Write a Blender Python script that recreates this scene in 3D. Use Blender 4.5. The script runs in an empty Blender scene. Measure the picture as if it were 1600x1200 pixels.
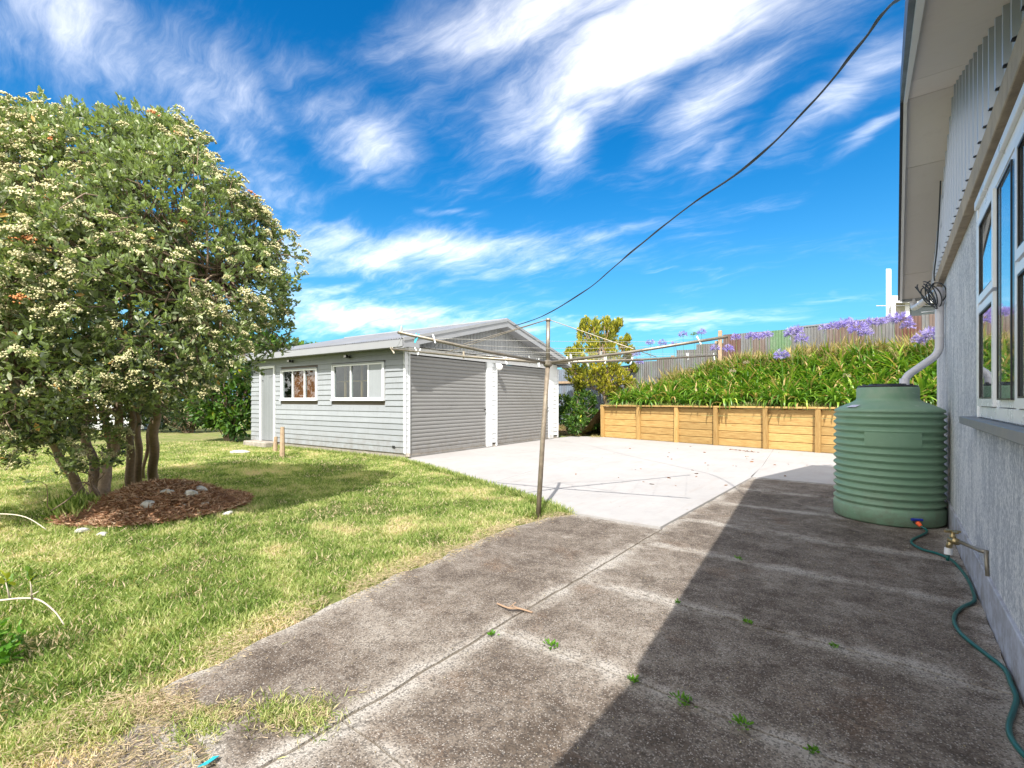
import bpy, math, random
import numpy as np
from mathutils import Vector, Matrix
R = math.radians
rng = np.random.default_rng(7)
random.seed(7)
scene = bpy.context.scene
COL = scene.collection

# ------------------------------------------------------------------ camera
EYE = 1.2; FOC = 745.0; HZ = 625.0; YAW = R(38.7)
CC, SS = math.cos(YAW), math.sin(YAW)
cam_d = bpy.data.cameras.new('camera')
cam = bpy.data.objects.new('camera', cam_d); COL.objects.link(cam)
cam.location = (0, 0, EYE); cam.rotation_euler = (R(90), 0, YAW)
cam_d.sensor_width = 36; cam_d.lens = FOC / 1600 * 36
cam_d.shift_y = (HZ - 600) / 1600
cam_d.clip_start = .05; cam_d.clip_end = 3000
scene.camera = cam

# ------------------------------------------------------------------ light
SUN = Vector((.45, -.80, 1)).normalized()
sd = bpy.data.lights.new('sun', 'SUN'); sd.energy = 2.25; sd.angle = R(.5); sd.color = (1, .955, .89)
so = bpy.data.objects.new('sun', sd); COL.objects.link(so)
so.rotation_euler = SUN.to_track_quat('Z', 'Y').to_euler()
scene.view_settings.view_transform = 'Standard'; scene.view_settings.look = 'None'
scene.view_settings.exposure = 1.92; scene.view_settings.gamma = 1
scene.view_settings.use_curve_mapping = False


# ------------------------------------------------------------------ node helper
class NT:
    def __init__(s, nt): s.t = nt
    def n(s, typ, ins=None, **props):
        nd = s.t.nodes.new(typ)
        for k, v in props.items(): setattr(nd, k, v)
        for k, v in (ins or {}).items():
            if isinstance(v, bpy.types.NodeSocket): s.t.links.new(v, nd.inputs[k])
            else: nd.inputs[k].default_value = v
        return nd
    def m(s, op, a, b=None, c=None, clamp=False):
        i = {0: a}
        if b is not None: i[1] = b
        if c is not None: i[2] = c
        return s.n('ShaderNodeMath', i, operation=op, use_clamp=clamp).outputs[0]
    def v(s, op, a, b=None, out=0):
        i = {0: a}
        if b is not None: i[1] = b
        return s.n('ShaderNodeVectorMath', i, operation=op).outputs[out]
    def mix(s, f, a, b, blend='MIX'):
        nd = s.n('ShaderNodeMix', None, data_type='RGBA', blend_type=blend)
        for k, x in ((0, f), (6, a), (7, b)):
            if isinstance(x, bpy.types.NodeSocket): s.t.links.new(x, nd.inputs[k])
            else: nd.inputs[k].default_value = (tuple(x) + (1,) if isinstance(x, tuple) and len(x) == 3 else x)
        return nd.outputs[2]
    def noise(s, vec, scale, detail=4, rough=.55, out='Fac', dist=0.):
        return s.n('ShaderNodeTexNoise', {'Vector': vec, 'Scale': scale, 'Detail': detail, 'Roughness': rough, 'Distortion': dist}).outputs[out]
    def ramp(s, f, stops, interp='LINEAR'):
        nd = s.n('ShaderNodeValToRGB', {0: f}); cr = nd.color_ramp; cr.interpolation = interp
        while len(cr.elements) > 1: cr.elements.remove(cr.elements[-1])
        for k, (p, c) in enumerate(stops):
            e = cr.elements[0] if k == 0 else cr.elements.new(p)
            e.position = p; e.color = (tuple(c) + (1,)) if isinstance(c, tuple) else (c, c, c, 1)
        return nd.outputs[0]
    def mapr(s, f, a, b, c=0., d=1.):
        return s.n('ShaderNodeMapRange', {0: f, 1: a, 2: b, 3: c, 4: d}).outputs[0]


def ray(px, py):
    u = (px - 800) / FOC; v = -(py - HZ) / FOC
    return Vector((CC * u - SS, SS * u + CC, v))
def at(px, py, dep): return ray(px, py) * dep + Vector((0, 0, EYE))
def gp(px, py, z=0.):
    d = ray(px, py); return d * ((z - EYE) / d.z) + Vector((0, 0, EYE))

# ------------------------------------------------------------------ sky
world = bpy.data.worlds.new('World'); scene.world = world; world.use_nodes = True
wt = NT(world.node_tree); world.node_tree.nodes.clear()
sky = wt.n('ShaderNodeTexSky', None, sky_type='NISHITA', sun_disc=False)
sky.sun_elevation = math.asin(SUN.z); sky.sun_rotation = math.atan2(SUN.x, SUN.y)
sky.altitude = 20; sky.air_density = 1.0; sky.dust_density = .25; sky.ozone_density = 2.2
sat = wt.n('ShaderNodeHueSaturation', {'Color': sky.outputs[0], 'Saturation': 1.42, 'Value': 1.0, 'Hue': .495})
tint = wt.mix(1., sat.outputs[0], (.112, .315, .36), 'MULTIPLY')
dirv = wt.v('NORMALIZE', wt.n('ShaderNodeTexCoord').outputs['Generated'])
sx = wt.n('ShaderNodeSeparateXYZ', {0: dirv})
dz = wt.m('ADD', wt.m('MAXIMUM', sx.outputs[2], 0.), .16)
pl = wt.n('ShaderNodeCombineXYZ', {0: wt.m('DIVIDE', sx.outputs[0], dz), 1: wt.m('DIVIDE', sx.outputs[1], dz), 2: 0.}).outputs[0]
warp = wt.v('SCALE', wt.v('SUBTRACT', wt.noise(pl, 1.3, 4, .6, 'Color'), (.5, .5, .5)), None)
warp.node.inputs[3].default_value = .38
pw = wt.v('ADD', pl, warp)
mp = wt.n('ShaderNodeMapping', {'Vector': pw, 'Rotation': (0, 0, R(-17)), 'Scale': (1, 2.6, 1)}).outputs[0]
fine = wt.noise(mp, 2.2, 9, .62)
mp2 = wt.n('ShaderNodeMapping', {'Vector': pw, 'Rotation': (0, 0, R(-34)), 'Scale': (1, 1.5, 1)}).outputs[0]
broad = wt.noise(mp2, 1.5, 7, .6)
fib = wt.noise(wt.n('ShaderNodeMapping', {'Vector': pw, 'Rotation': (0, 0, R(-8)), 'Scale': (1, 6, 1)}).outputs[0], 5., 8, .68)
nz = wt.m('ADD', wt.m('ADD', wt.m('MULTIPLY', fine, .42), wt.m('MULTIPLY', broad, .42)), wt.m('MULTIPLY', fib, .16))
dv = wt.v('ADD', dirv, wt.v('SCALE', wt.v('SUBTRACT', wt.noise(mp2, 2.2, 4, .6, 'Color'), (.5, .5, .5)), None))
dv.node.inputs[1].links[0].from_node.inputs[3].default_value = .10
tot = None
# cloud banks of this sky: centre direction, half sizes (radians), tilt, weight
for px, py, rx, ry, rot, w in ((1010, 70, 300, 95, -12, .62), (1000, -60, 420, 110, -8, .55), (885, 215, 60, 75, 20, .42), (1120, 160, 160, 60, -22, .35),
                               (1310, 150, 130, 40, -20, .36), (740, 90, 110, 40, -25, .3), (190, 60, 330, 120, 12, .36),
                               (560, 200, 140, 80, 15, .36), (440, 300, 90, 40, 0, .26), (650, 395, 300, 45, -3, .42),
                               (560, 492, 240, 38, 0, .50), (900, 372, 220, 20, -7, .25), (1370, 215, 70, 14, -22, .34), (960, 505, 240, 16, 0, .38),
                               (1060, 425, 90, 8, -4, .22), (1130, 235, 70, 20, -35, .2), (1150, 335, 160, 14, -12, .14), (700, 330, 80, 12, 4, .24), (1280, 466, 120, 7, -2, .18)):
    c = ray(px, py).normalized()
    a = (ray(px + 10 * math.cos(R(rot)), py + 10 * math.sin(R(rot))).normalized() - c)
    b = (ray(px - 10 * math.sin(R(rot)), py + 10 * math.cos(R(rot))).normalized() - c)
    a = a / a.length ** 2 * (10 / rx); b = b / b.length ** 2 * (10 / ry)
    da = wt.v('DOT_PRODUCT', wt.v('SUBTRACT', dv, tuple(c)), tuple(a), 1)
    db = wt.v('DOT_PRODUCT', wt.v('SUBTRACT', dv, tuple(c)), tuple(b), 1)
    q = wt.m('ADD', wt.m('MULTIPLY', da, da), wt.m('MULTIPLY', db, db))
    g = wt.m('MULTIPLY', wt.m('EXPONENT', wt.m('MULTIPLY', q, -.9)), w)
    tot = g if tot is None else wt.m('MAXIMUM', tot, g)
dens = wt.m('ADD', wt.m('MULTIPLY', wt.m('SUBTRACT', nz, .5), 1.5), wt.m('SUBTRACT', wt.m('MULTIPLY', tot, 1.05), .22))
# dense cloud cover added to the unseen sky, brightens the shaded surfaces
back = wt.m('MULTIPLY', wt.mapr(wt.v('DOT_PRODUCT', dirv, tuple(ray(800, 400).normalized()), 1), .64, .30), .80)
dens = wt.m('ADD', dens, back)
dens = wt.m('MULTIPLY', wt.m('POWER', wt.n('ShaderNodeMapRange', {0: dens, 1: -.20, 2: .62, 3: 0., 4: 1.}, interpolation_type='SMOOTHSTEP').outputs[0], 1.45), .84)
haze = wt.mapr(sx.outputs[2], .48, .0, 0., .92)
haze = wt.m('MULTIPLY', haze, haze)
skyc = wt.mix(haze, tint, (.56, 1.12, 1.50))
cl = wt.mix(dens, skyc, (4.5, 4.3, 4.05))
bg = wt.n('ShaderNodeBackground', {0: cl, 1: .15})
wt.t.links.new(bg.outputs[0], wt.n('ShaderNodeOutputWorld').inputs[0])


# ------------------------------------------------------------------ materials
def new_mat(name):
    m = bpy.data.materials.new(name); m.use_nodes = True; m.node_tree.nodes.clear()
    t = NT(m.node_tree); return m, t
def finish(t, color, rough=.6, bump=None, bstr=.3, bdist=.01, metal=0., spec=.5, extra=None):
    ins = {'Base Color': color, 'Roughness': rough, 'Metallic': metal, 'Specular IOR Level': spec}
    if isinstance(color, tuple) and len(color) == 3: ins['Base Color'] = color + (1,)
    if bump is not None:
        ins['Normal'] = t.n('ShaderNodeBump', {'Height': bump, 'Strength': bstr, 'Distance': bdist}).outputs[0]
    p = t.n('ShaderNodeBsdfPrincipled', ins)
    for k, v in (extra or {}).items():
        if isinstance(v, bpy.types.NodeSocket): t.t.links.new(v, p.inputs[k])
        else: p.inputs[k].default_value = v
    o = t.n('ShaderNodeOutputMaterial'); t.t.links.new(p.outputs[0], o.inputs[0]); return p
def pos(t): return t.n('ShaderNodeNewGeometry').outputs['Position']
def objc(t): return t.n('ShaderNodeTexCoord').outputs['Object']
def stretch(t, v, sc): return t.n('ShaderNodeMapping', {'Vector': v, 'Scale': sc}).outputs[0]
def orand(t): return t.n('ShaderNodeObjectInfo').outputs['Random']

def paint(name, col, rough=.5, var=.12, dirt=(.25, .23, .2), dirtamt=.15, scale=3., bump=.12, metal=0., streak=(1, 1, .25), spec=.4, objvar=.06, splash=0.):
    m, t = new_mat(name); p = pos(t)
    a = t.noise(p, scale, 6, .6); b = t.noise(stretch(t, p, tuple(x * 9 for x in streak)), 1.6, 5, .65); f = t.noise(p, 160, 3, .6)
    k = t.m('ADD', t.mapr(a, .25, .75, 1 - var, 1 + var), t.m('MULTIPLY', t.m('SUBTRACT', orand(t), .5), objvar * 2))
    c = t.mix(1., col, t.n('ShaderNodeCombineColor', {0: k, 1: k, 2: k}).outputs[0], 'MULTIPLY')
    c = t.mix(t.m('MULTIPLY', t.mapr(b, .52, .78), dirtamt), c, dirt)
    if splash:
        zz = t.n('ShaderNodeSeparateXYZ', {0: p}).outputs[2]; sn = t.noise(p, 7, 6, .75)
        c = t.mix(t.m('MULTIPLY', t.m('MULTIPLY', t.mapr(zz, .0, .55, 1., 0.), t.mapr(sn, .42, .62)), splash), c, (.13, .10, .07))
    finish(t, c, t.mapr(a, .3, .7, max(rough - .08, .05), rough + .08), t.m('ADD', t.m('MULTIPLY', a, .6), t.m('MULTIPLY', f, .4)), bump, .004, metal, spec)
    return m

def leafmat(name, stops, trans=.35, rough=.5, spec=.35, backc=None):
    m, t = new_mat(name)
    r = t.n('ShaderNodeAttribute', None, attribute_name='rnd').outputs['Fac']
    c = t.ramp(r, stops)
    if backc: c = t.mix(t.n('ShaderNodeNewGeometry').outputs['Backfacing'], c, backc)
    p = t.n('ShaderNodeBsdfPrincipled', {'Base Color': c, 'Roughness': rough, 'Specular IOR Level': spec})
    tr = t.n('ShaderNodeBsdfTranslucent', {0: t.mix(1., c, (1.25, 1.3, .6), 'MULTIPLY')})
    mx = t.n('ShaderNodeMixShader', {0: trans, 1: p.outputs[0], 2: tr.outputs[0]})
    t.t.links.new(mx.outputs[0], t.n('ShaderNodeOutputMaterial').inputs[0]); return m

M = {}
M['board'] = paint('painted_board', (.265, .285, .302), .55, .07, (.17, .17, .155), .35, bump=.15, splash=.6)
M['board_white'] = paint('white_painted_board', (.66, .68, .69), .5, .04, (.4, .38, .33), .25, bump=.15, splash=.55)
M['white'] = paint('white_paint', (.66, .67, .68), .4, .04, (.45, .42, .36), .12)
M['pvc'] = paint('white_plastic', (.62, .61, .66), .32, .04, (.4, .37, .33), .2, bump=.03)
M['upvc'] = paint('window_frame_white', (.78, .80, .83), .3, .03, (.5, .5, .48), .1, bump=.03)
M['fascia'] = paint('fascia_paint', (.27, .28, .295), .5, .06, (.3, .28, .25), .25)
M['gablegrey'] = paint('gable_grey', (.30, .31, .32), .55, .07, (.2, .2, .2), .2)
M['rollgrey'] = paint('roller_door_grey', (.205, .204, .20), .42, .04, (.12, .12, .11), .35, scale=1.2, metal=.0, streak=(.15, .15, 1), splash=.5)
M['doorgrey'] = paint('door_grey', (.20, .215, .225), .5, .05)
M['roofsteel'] = paint('galvanised_roof', (.33, .335, .34), .38, .1, (.3, .26, .22), .3, metal=.45)
M['soffit'] = paint('soffit_board', (.60, .56, .52), .65, .05, (.35, .3, .26), .15, scale=1.2)
M['clad'] = paint('ribbed_cladding', (.40, .45, .54), .36, .05, (.2, .2, .2), .15, metal=.15, scale=2)
M['band'] = paint('weathered_band', (.34, .28, .21), .8, .25, (.12, .1, .08), .6, scale=9, bump=.5)
M['sill'] = paint('sill_grey', (.16, .18, .20), .5, .1, (.3, .3, .3), .2)
M['plinth'] = paint('plinth_grey', (.40, .42, .48), .6, .07, (.15, .14, .13), .45, scale=2, streak=(.6, .6, .6), bump=.3, splash=.7)
M['black'] = paint('black_plastic', (.02, .02, .022), .4, .1, (.1, .1, .1), .2)
M['cable'] = paint('cable_black', (.03, .035, .04), .5, .2, (.1, .1, .1), .2)
M['dark'] = paint('dark_interior', (.03, .03, .03), .9)
M['room'] = paint('room_lining', (.14, .12, .10), .9)
M['galv'] = paint('galvanised_pipe', (.25, .225, .18), .42, .25, (.16, .10, .05), .7, scale=14, metal=.55, streak=(1, 1, 1))
M['rustpole'] = paint('rusty_pole', (.19, .155, .115), .6, .35, (.35, .33, .25), .7, scale=18, metal=.2, streak=(1, 1, .3))
M['wire'] = paint('wire_grey', (.45, .44, .40), .5, .1, metal=.3)
M['curtain'] = paint('rust_curtain', (.34, .11, .035), .8, .2)
M['brass'] = paint('brass', (.35, .28, .15), .35, .3, (.12, .1, .08), .6, scale=40, metal=.9)
M['hose'] = paint('green_hose', (.006, .085, .075), .35, .2, (.05, .1, .09), .3)
M['orange'] = paint('orange_plastic', (.85, .12, .03), .4)
M['blue'] = paint('blue_plastic', (.02, .04, .30), .4)
M['cyan'] = paint('cyan_tape', (.02, .42, .52), .5)
M['labelw'] = paint('label_white', (.62, .60, .70), .5, .1)
M['stone'] = paint('pale_stone', (.44, .43, .39), .8, .35, (.18, .17, .13), .7, scale=16, bump=.6, streak=(1, 1, 1))
M['jointfill'] = paint('joint_grit', (.13, .11, .085), .9, .35, (.10, .085, .06), .7, scale=30, bump=.8, streak=(1, 1, 1))
M['brick'] = paint('plinth_brick', (.33, .29, .25), .85, .3, (.15, .13, .1), .5, scale=14, bump=.6, streak=(1, 1, 1), objvar=.2)
M['step'] = paint('rough_concrete', (.30, .27, .23), .85, .3, (.12, .1, .07), .6, scale=10, bump=.7, streak=(1, 1, 1))
M['oldwood'] = paint('weathered_wood', (.36, .26, .17), .8, .3, (.14, .09, .05), .6, scale=12, bump=.7, streak=(3, 3, .3))
M['bark'] = paint('bark', (.25, .18, .125), .9, .35, (.30, .27, .2), .6, scale=22, bump=1., streak=(3, 3, .6))
M['twig'] = paint('twig', (.30, .20, .13), .8, .3)
M['peg'] = paint('peg_plastic', (.72, .76, .76), .4, .1, objvar=.1)
M['pegwood'] = paint('peg_wood', (.52, .46, .36), .6, .1, objvar=.1)
M['neigh'] = paint('neighbour_wall', (.62, .60, .52), .6)

# timber: object coordinates, grain along x
def timber(name, base, dark, vertical=False):
    m, t = new_mat(name); o = objc(t); r = orand(t)
    off = t.v('ADD', o, t.n('ShaderNodeCombineXYZ', {0: t.m('MULTIPLY', r, 37.), 1: 0., 2: t.m('MULTIPLY', r, 11.)}).outputs[0])
    sc = (9, 9, .9) if vertical else (.9, 9, 9)
    w = t.v('ADD', off, t.v('SCALE', t.noise(stretch(t, off, sc), .7, 2, .5, 'Color'), None)); w.node.inputs[1].links[0].from_node.inputs[3].default_value = .05
    g = t.noise(stretch(t, w, tuple(x * 2.2 for x in sc)), 2., 7, .62)
    g2 = t.noise(stretch(t, w, tuple(x * 8 for x in sc)), 2., 3, .5)
    vo = t.n('ShaderNodeTexVoronoi', {'Vector': stretch(t, off, (2.2, 2.2, 7)) if not vertical else stretch(t, off, (7, 7, 2.2)), 'Scale': 1.}).outputs['Distance']
    knot = t.mapr(vo, .03, .11, 1., 0.)
    k = t.mapr(r, 0, 1, .74, 1.18)
    c = t.mix(t.mapr(g, .38, .72), base, dark)
    c = t.mix(t.m('MULTIPLY', knot, .75), c, (.16, .07, .02))
    c = t.mix(t.m('MULTIPLY', t.mapr(g2, .5, .8), .3), c, tuple(x * 1.25 for x in base))
    c = t.mix(1., c, t.n('ShaderNodeCombineColor', {0: k, 1: k, 2: k}).outputs[0], 'MULTIPLY')
    finish(t, c, .65, t.m('ADD', g, t.m('MULTIPLY', g2, .5)), .35, .004, spec=.3); return m
M['pine'] = timber('treated_pine', (.46, .305, .115), (.30, .165, .05))
M['pinev'] = timber('treated_pine_post', (.44, .285, .105), (.30, .165, .05), True)

# aged aggregate concrete
m, t = new_mat('aged_aggregate_concrete'); p = pos(t)
gen = t.n('ShaderNodeSeparateXYZ', {0: objc(t)})
big = t.noise(p, 1.1, 5, .6); mid = t.noise(p, 5.5, 5, .65, dist=.4); sm = t.noise(p, 34, 4, .7); m16 = t.noise(p, 15, 5, .75)
pwp = t.v('ADD', p, t.v('SCALE', t.noise(p, 90, 3, .7, 'Color'), None)); pwp.node.inputs[1].links[0].from_node.inputs[3].default_value = .012
vo = t.n('ShaderNodeTexVoronoi', {'Vector': pwp, 'Scale': 150., 'Randomness': 1.})
vo2 = t.n('ShaderNodeTexVoronoi', {'Vector': t.v('ADD', pwp, (3.3, 1.7, .2)), 'Scale': 85., 'Randomness': 1.})
hue = t.n('ShaderNodeSeparateColor', {0: vo.outputs['Color']})
hue2 = t.n('ShaderNodeSeparateColor', {0: vo2.outputs['Color']})
edge = t.n('ShaderNodeAttribute', None, attribute_name='edge').outputs['Fac']
streaks = t.noise(stretch(t, p, (1.4, 5, 1)), 2.5, 6, .7)
wear = t.m('ADD', t.m('ADD', t.m('ADD', t.m('MULTIPLY', mid, .38), t.m('MULTIPLY', m16, .30)), t.m('MULTIPLY', big, .40)), t.m('MULTIPLY', t.m('MULTIPLY', edge, t.mapr(t.noise(p, 2.6, 5, .7), .36, .62)), .38))
c = t.ramp(wear, [(.41, (.060, .045, .033)), (.49, (.110, .086, .066)), (.56, (.168, .138, .110)), (.64, (.25, .217, .180)), (.80, (.36, .33, .29))])
c = t.mix(t.m('MULTIPLY', t.mapr(streaks, .58, .74), .45), c, (.30, .28, .25))
rust = t.m('MULTIPLY', t.mapr(t.noise(t.v('ADD', p, (9, 4, 0)), 2.3, 4, .6), .58, .76), .55)
c = t.mix(rust, c, (.15, .085, .045))
thr = t.mapr(wear, .40, .72, .76, .50)
speck = t.m('MULTIPLY', t.m('GREATER_THAN', hue.outputs[0], thr), t.mapr(vo.outputs['Distance'], .34, .50, 1., 0.))
c = t.mix(t.m('MULTIPLY', speck, .48), c, t.mix(hue.outputs[1], (.30, .27, .24), (.62, .58, .53)))
speck2 = t.m('MULTIPLY', t.m('GREATER_THAN', hue2.outputs[0], t.m('ADD', thr, .1)), t.mapr(vo2.outputs['Distance'], .25, .38, 1., 0.))
c = t.mix(t.m('MULTIPLY', speck2, .35), c, t.mix(hue2.outputs[1], (.16, .12, .10), (.52, .50, .47)))
dk = t.m('MULTIPLY', t.m('LESS_THAN', hue.outputs[2], .3), .55)
c = t.mix(dk, c, (.028, .024, .022))
sp_ = t.v('ADD', p, t.v('SCALE', t.noise(p, 3.2, 5, .7, 'Color'), None)); sp_.node.inputs[1].links[0].from_node.inputs[3].default_value = .35
crk = t.n('ShaderNodeTexVoronoi', {'Vector': sp_, 'Scale': .75}, feature='DISTANCE_TO_EDGE').outputs['Distance']
cm = t.m('MULTIPLY', t.mapr(crk, .0, .012, 1., 0.), t.mapr(t.noise(p, .8, 2, .5), .5, .56))
c = t.mix(t.m('MULTIPLY', cm, .5), c, (.04, .032, .025))
scf = t.m('MULTIPLY', t.mapr(t.noise(stretch(t, t.v('ADD', p, (5, 2, 0)), (1, 1.8, 1)), 7.5, 6, .75), .66, .72), .6)
c = t.mix(scf, c, (.46, .44, .41))
h = t.m('ADD', t.m('ADD', t.m('MULTIPLY', speck, .8), t.m('MULTIPLY', sm, .9)), t.m('MULTIPLY', vo.outputs['Distance'], -.6))
finish(t, c, .85, h, .55, .005, spec=.25); M['slab'] = m

# fresh pale concrete
m, t = new_mat('new_pale_concrete'); p = pos(t)
a = t.noise(p, .7, 5, .6); b = t.noise(p, 4, 6, .7, dist=.6); f = t.noise(p, 90, 4, .7)
sw = t.noise(stretch(t, p, (6, .8, 1)), 1.4, 6, .7)
c = t.ramp(t.m('ADD', t.m('MULTIPLY', a, .55), t.m('MULTIPLY', b, .45)), [(.3, (.295, .284, .277)), (.5, (.34, .328, .32)), (.7, (.385, .372, .362))])
c = t.mix(t.m('MULTIPLY', t.mapr(sw, .52, .72), .5), c, (.30, .26, .23))
c = t.mix(t.m('MULTIPLY', t.mapr(b, .60, .72), .45), c, (.27, .235, .20))
dots = t.n('ShaderNodeTexVoronoi', {'Vector': t.v('ADD', p, t.v('SCALE', t.noise(p, 9, 2, .5, 'Color'), None)), 'Scale': 3.2})
dots.inputs[0].links[0].from_node.inputs[1].links[0].from_node.inputs[3].default_value = .2
dsel = t.m('GREATER_THAN', t.n('ShaderNodeSeparateColor', {0: dots.outputs['Color']}).outputs[0], .55)
c = t.mix(t.m('MULTIPLY', t.m('MULTIPLY', t.mapr(dots.outputs['Distance'], .035, .07, 1., 0.), dsel), .7), c, (.20, .14, .09))
finish(t, c, .75, t.m('ADD', t.m('MULTIPLY', b, .5), t.m('MULTIPLY', f, .5)), .15, .004, spec=.3); M['pad'] = m

# lawn soil under the blades
m, t = new_mat('lawn_ground'); p = pos(t)
a = t.noise(p, 1.3, 6, .65); b = t.noise(p, 9, 6, .7); f = t.noise(p, 70, 4, .8)
c = t.ramp(t.m('ADD', t.m('MULTIPLY', a, .5), t.m('MULTIPLY', b, .5)), [(.3, (.11, .17, .03)), (.46, (.23, .27, .08)), (.56, (.36, .32, .15)), (.7, (.44, .34, .21))])
c = t.mix(t.mapr(f, .35, .7, 0., .65), c, (.045, .07, .015))
finish(t, c, .95, t.m('ADD', b, f), .8, .03, spec=.1); M['lawn'] = m

m, t = new_mat('bank_soil'); p = pos(t)
a = t.noise(p, 2, 6, .65); f = t.noise(p, 40, 5, .75)
c = t.ramp(t.m('ADD', t.m('MULTIPLY', a, .5), t.m('MULTIPLY', f, .5)), [(.35, (.06, .04, .022)), (.5, (.14, .095, .05)), (.62, (.22, .16, .09)), (.72, (.10, .12, .03))])
finish(t, c, .95, t.m('ADD', a, f), .8, .03, spec=.1); M['soil'] = m
m, t = new_mat('leaf_mulch'); p = pos(t)
a = t.noise(p, 3, 6, .65); f = t.noise(stretch(t, p, (1, 2, 1)), 45, 6, .8)
c = t.ramp(t.m('ADD', t.m('MULTIPLY', a, .35), t.m('MULTIPLY', f, .65)), [(.35, (.06, .03, .018)), (.5, (.20, .105, .06)), (.62, (.36, .22, .13)), (.75, (.5, .36, .24))])
finish(t, c, .95, f, 1., .03, spec=.1); M['mulch'] = m

# stippled plaster
m, t = new_mat('stippled_plaster'); p = pos(t)
s1 = t.noise(stretch(t, p, (1, 1.1, .65)), 62, 6, .8, dist=.5); s2 = t.noise(stretch(t, p, (1, 1, .25)), 11, 4, .6); s3 = t.noise(p, 1.1, 4, .6)
k = t.m('ADD', t.m('MULTIPLY', s1, .75), t.m('MULTIPLY', s2, .25))
c = t.ramp(t.m('ADD', k, t.m('MULTIPLY', t.m('SUBTRACT', s3, .5), .16)), [(.44, (.42, .45, .50)), (.495, (.55, .58, .625)), (.525, (.74, .76, .79)), (.57, (.90, .90, .90))])
c = t.mix(t.m('MULTIPLY', t.mapr(s3, .5, .75), .25), c, (.34, .35, .36))
finish(t, c, .7, k, 1., .022, spec=.3); M['plaster'] = m

# rain tank plastic
m, t = new_mat('green_tank_plastic'); p = pos(t)
a = t.noise(p, 3, 5, .6); b = t.noise(stretch(t, p, (6, 6, .6)), 2, 5, .7); f = t.noise(p, 120, 3, .6)
c = t.mix(t.mapr(a, .3, .7), (.165, .285, .185), (.20, .325, .22))
c = t.mix(t.m('MULTIPLY', t.mapr(b, .55, .75), .25), c, (.26, .33, .27))
sc = t.mapr(t.noise(stretch(t, p, (3, 3, 25)), 3, 3, .5), .70, .74)
c = t.mix(t.m('MULTIPLY', sc, .35), c, (.45, .52, .45))
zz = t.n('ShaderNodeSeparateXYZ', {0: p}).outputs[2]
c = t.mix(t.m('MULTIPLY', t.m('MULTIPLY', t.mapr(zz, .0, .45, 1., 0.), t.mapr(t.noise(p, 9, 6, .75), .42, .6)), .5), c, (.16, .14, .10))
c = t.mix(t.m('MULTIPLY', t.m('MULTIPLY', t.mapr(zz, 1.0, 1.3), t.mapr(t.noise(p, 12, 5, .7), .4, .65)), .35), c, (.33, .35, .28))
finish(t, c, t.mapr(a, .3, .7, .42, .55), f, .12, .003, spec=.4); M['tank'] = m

# corrugated fence, colour by object random handled per sheet
def sheetmat(name, base, rust, amt, metal=.3):
    m, t = new_mat(name); p = pos(t)
    a = t.noise(stretch(t, p, (2, 2, .5)), 2.2, 6, .65); b = t.noise(p, 25, 4, .7)
    c = t.mix(t.m('MULTIPLY', t.mapr(t.m('ADD', t.m('MULTIPLY', a, .75), t.m('MULTIPLY', b, .25)), .5 - amt * .25, .66 - amt * .1), min(1., .3 + amt)), base, rust)
    k = t.mapr(b, .3, .7, .85, 1.15)
    c = t.mix(1., c, t.n('ShaderNodeCombineColor', {0: k, 1: k, 2: k}).outputs[0], 'MULTIPLY')
    finish(t, c, .5, b, .15, .003, metal); return m
M['sh_grey'] = sheetmat('grey_iron_sheet', (.165, .17, .17), (.12, .09, .07), .4)
M['sh_pale'] = sheetmat('pale_iron_sheet', (.175, .19, .20), (.13, .115, .10), .5)
M['sh_green'] = sheetmat('green_iron_sheet', (.09, .18, .08), (.20, .23, .18), .3, .1)
M['sh_rust'] = sheetmat('rusty_iron_sheet', (.15, .125, .115), (.11, .045, .028), .8, .15)
M['sh_brown'] = sheetmat('brown_iron_sheet', (.165, .145, .13), (.13, .08, .06), .6, .15)
M['sh_blue'] = sheetmat('blue_grey_iron_sheet', (.20, .25, .31), (.16, .15, .16), .35)

# glass: clear with real reflection
m, t = new_mat('window_glass')
gn = t.n('ShaderNodeNewGeometry'); cs = t.m('ABSOLUTE', t.v('DOT_PRODUCT', gn.outputs['Incoming'], gn.outputs['Normal'], 1))
fr = t.m('ADD', .035, t.m('MULTIPLY', .965, t.m('POWER', t.m('SUBTRACT', 1., cs), 4.)))
gl = t.n('ShaderNodeBsdfGlossy', {0: (1, 1, 1, 1), 1: .01}); tr = t.n('ShaderNodeBsdfTransparent', {0: (.75, .8, .8, 1)})
mx = t.n('ShaderNodeMixShader', {0: t.m('MULTIPLY', fr, 1.1, clamp=True), 1: tr.outputs[0], 2: gl.outputs[0]})
t.t.links.new(mx.outputs[0], t.n('ShaderNodeOutputMaterial').inputs[0]); M['glass'] = m

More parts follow.
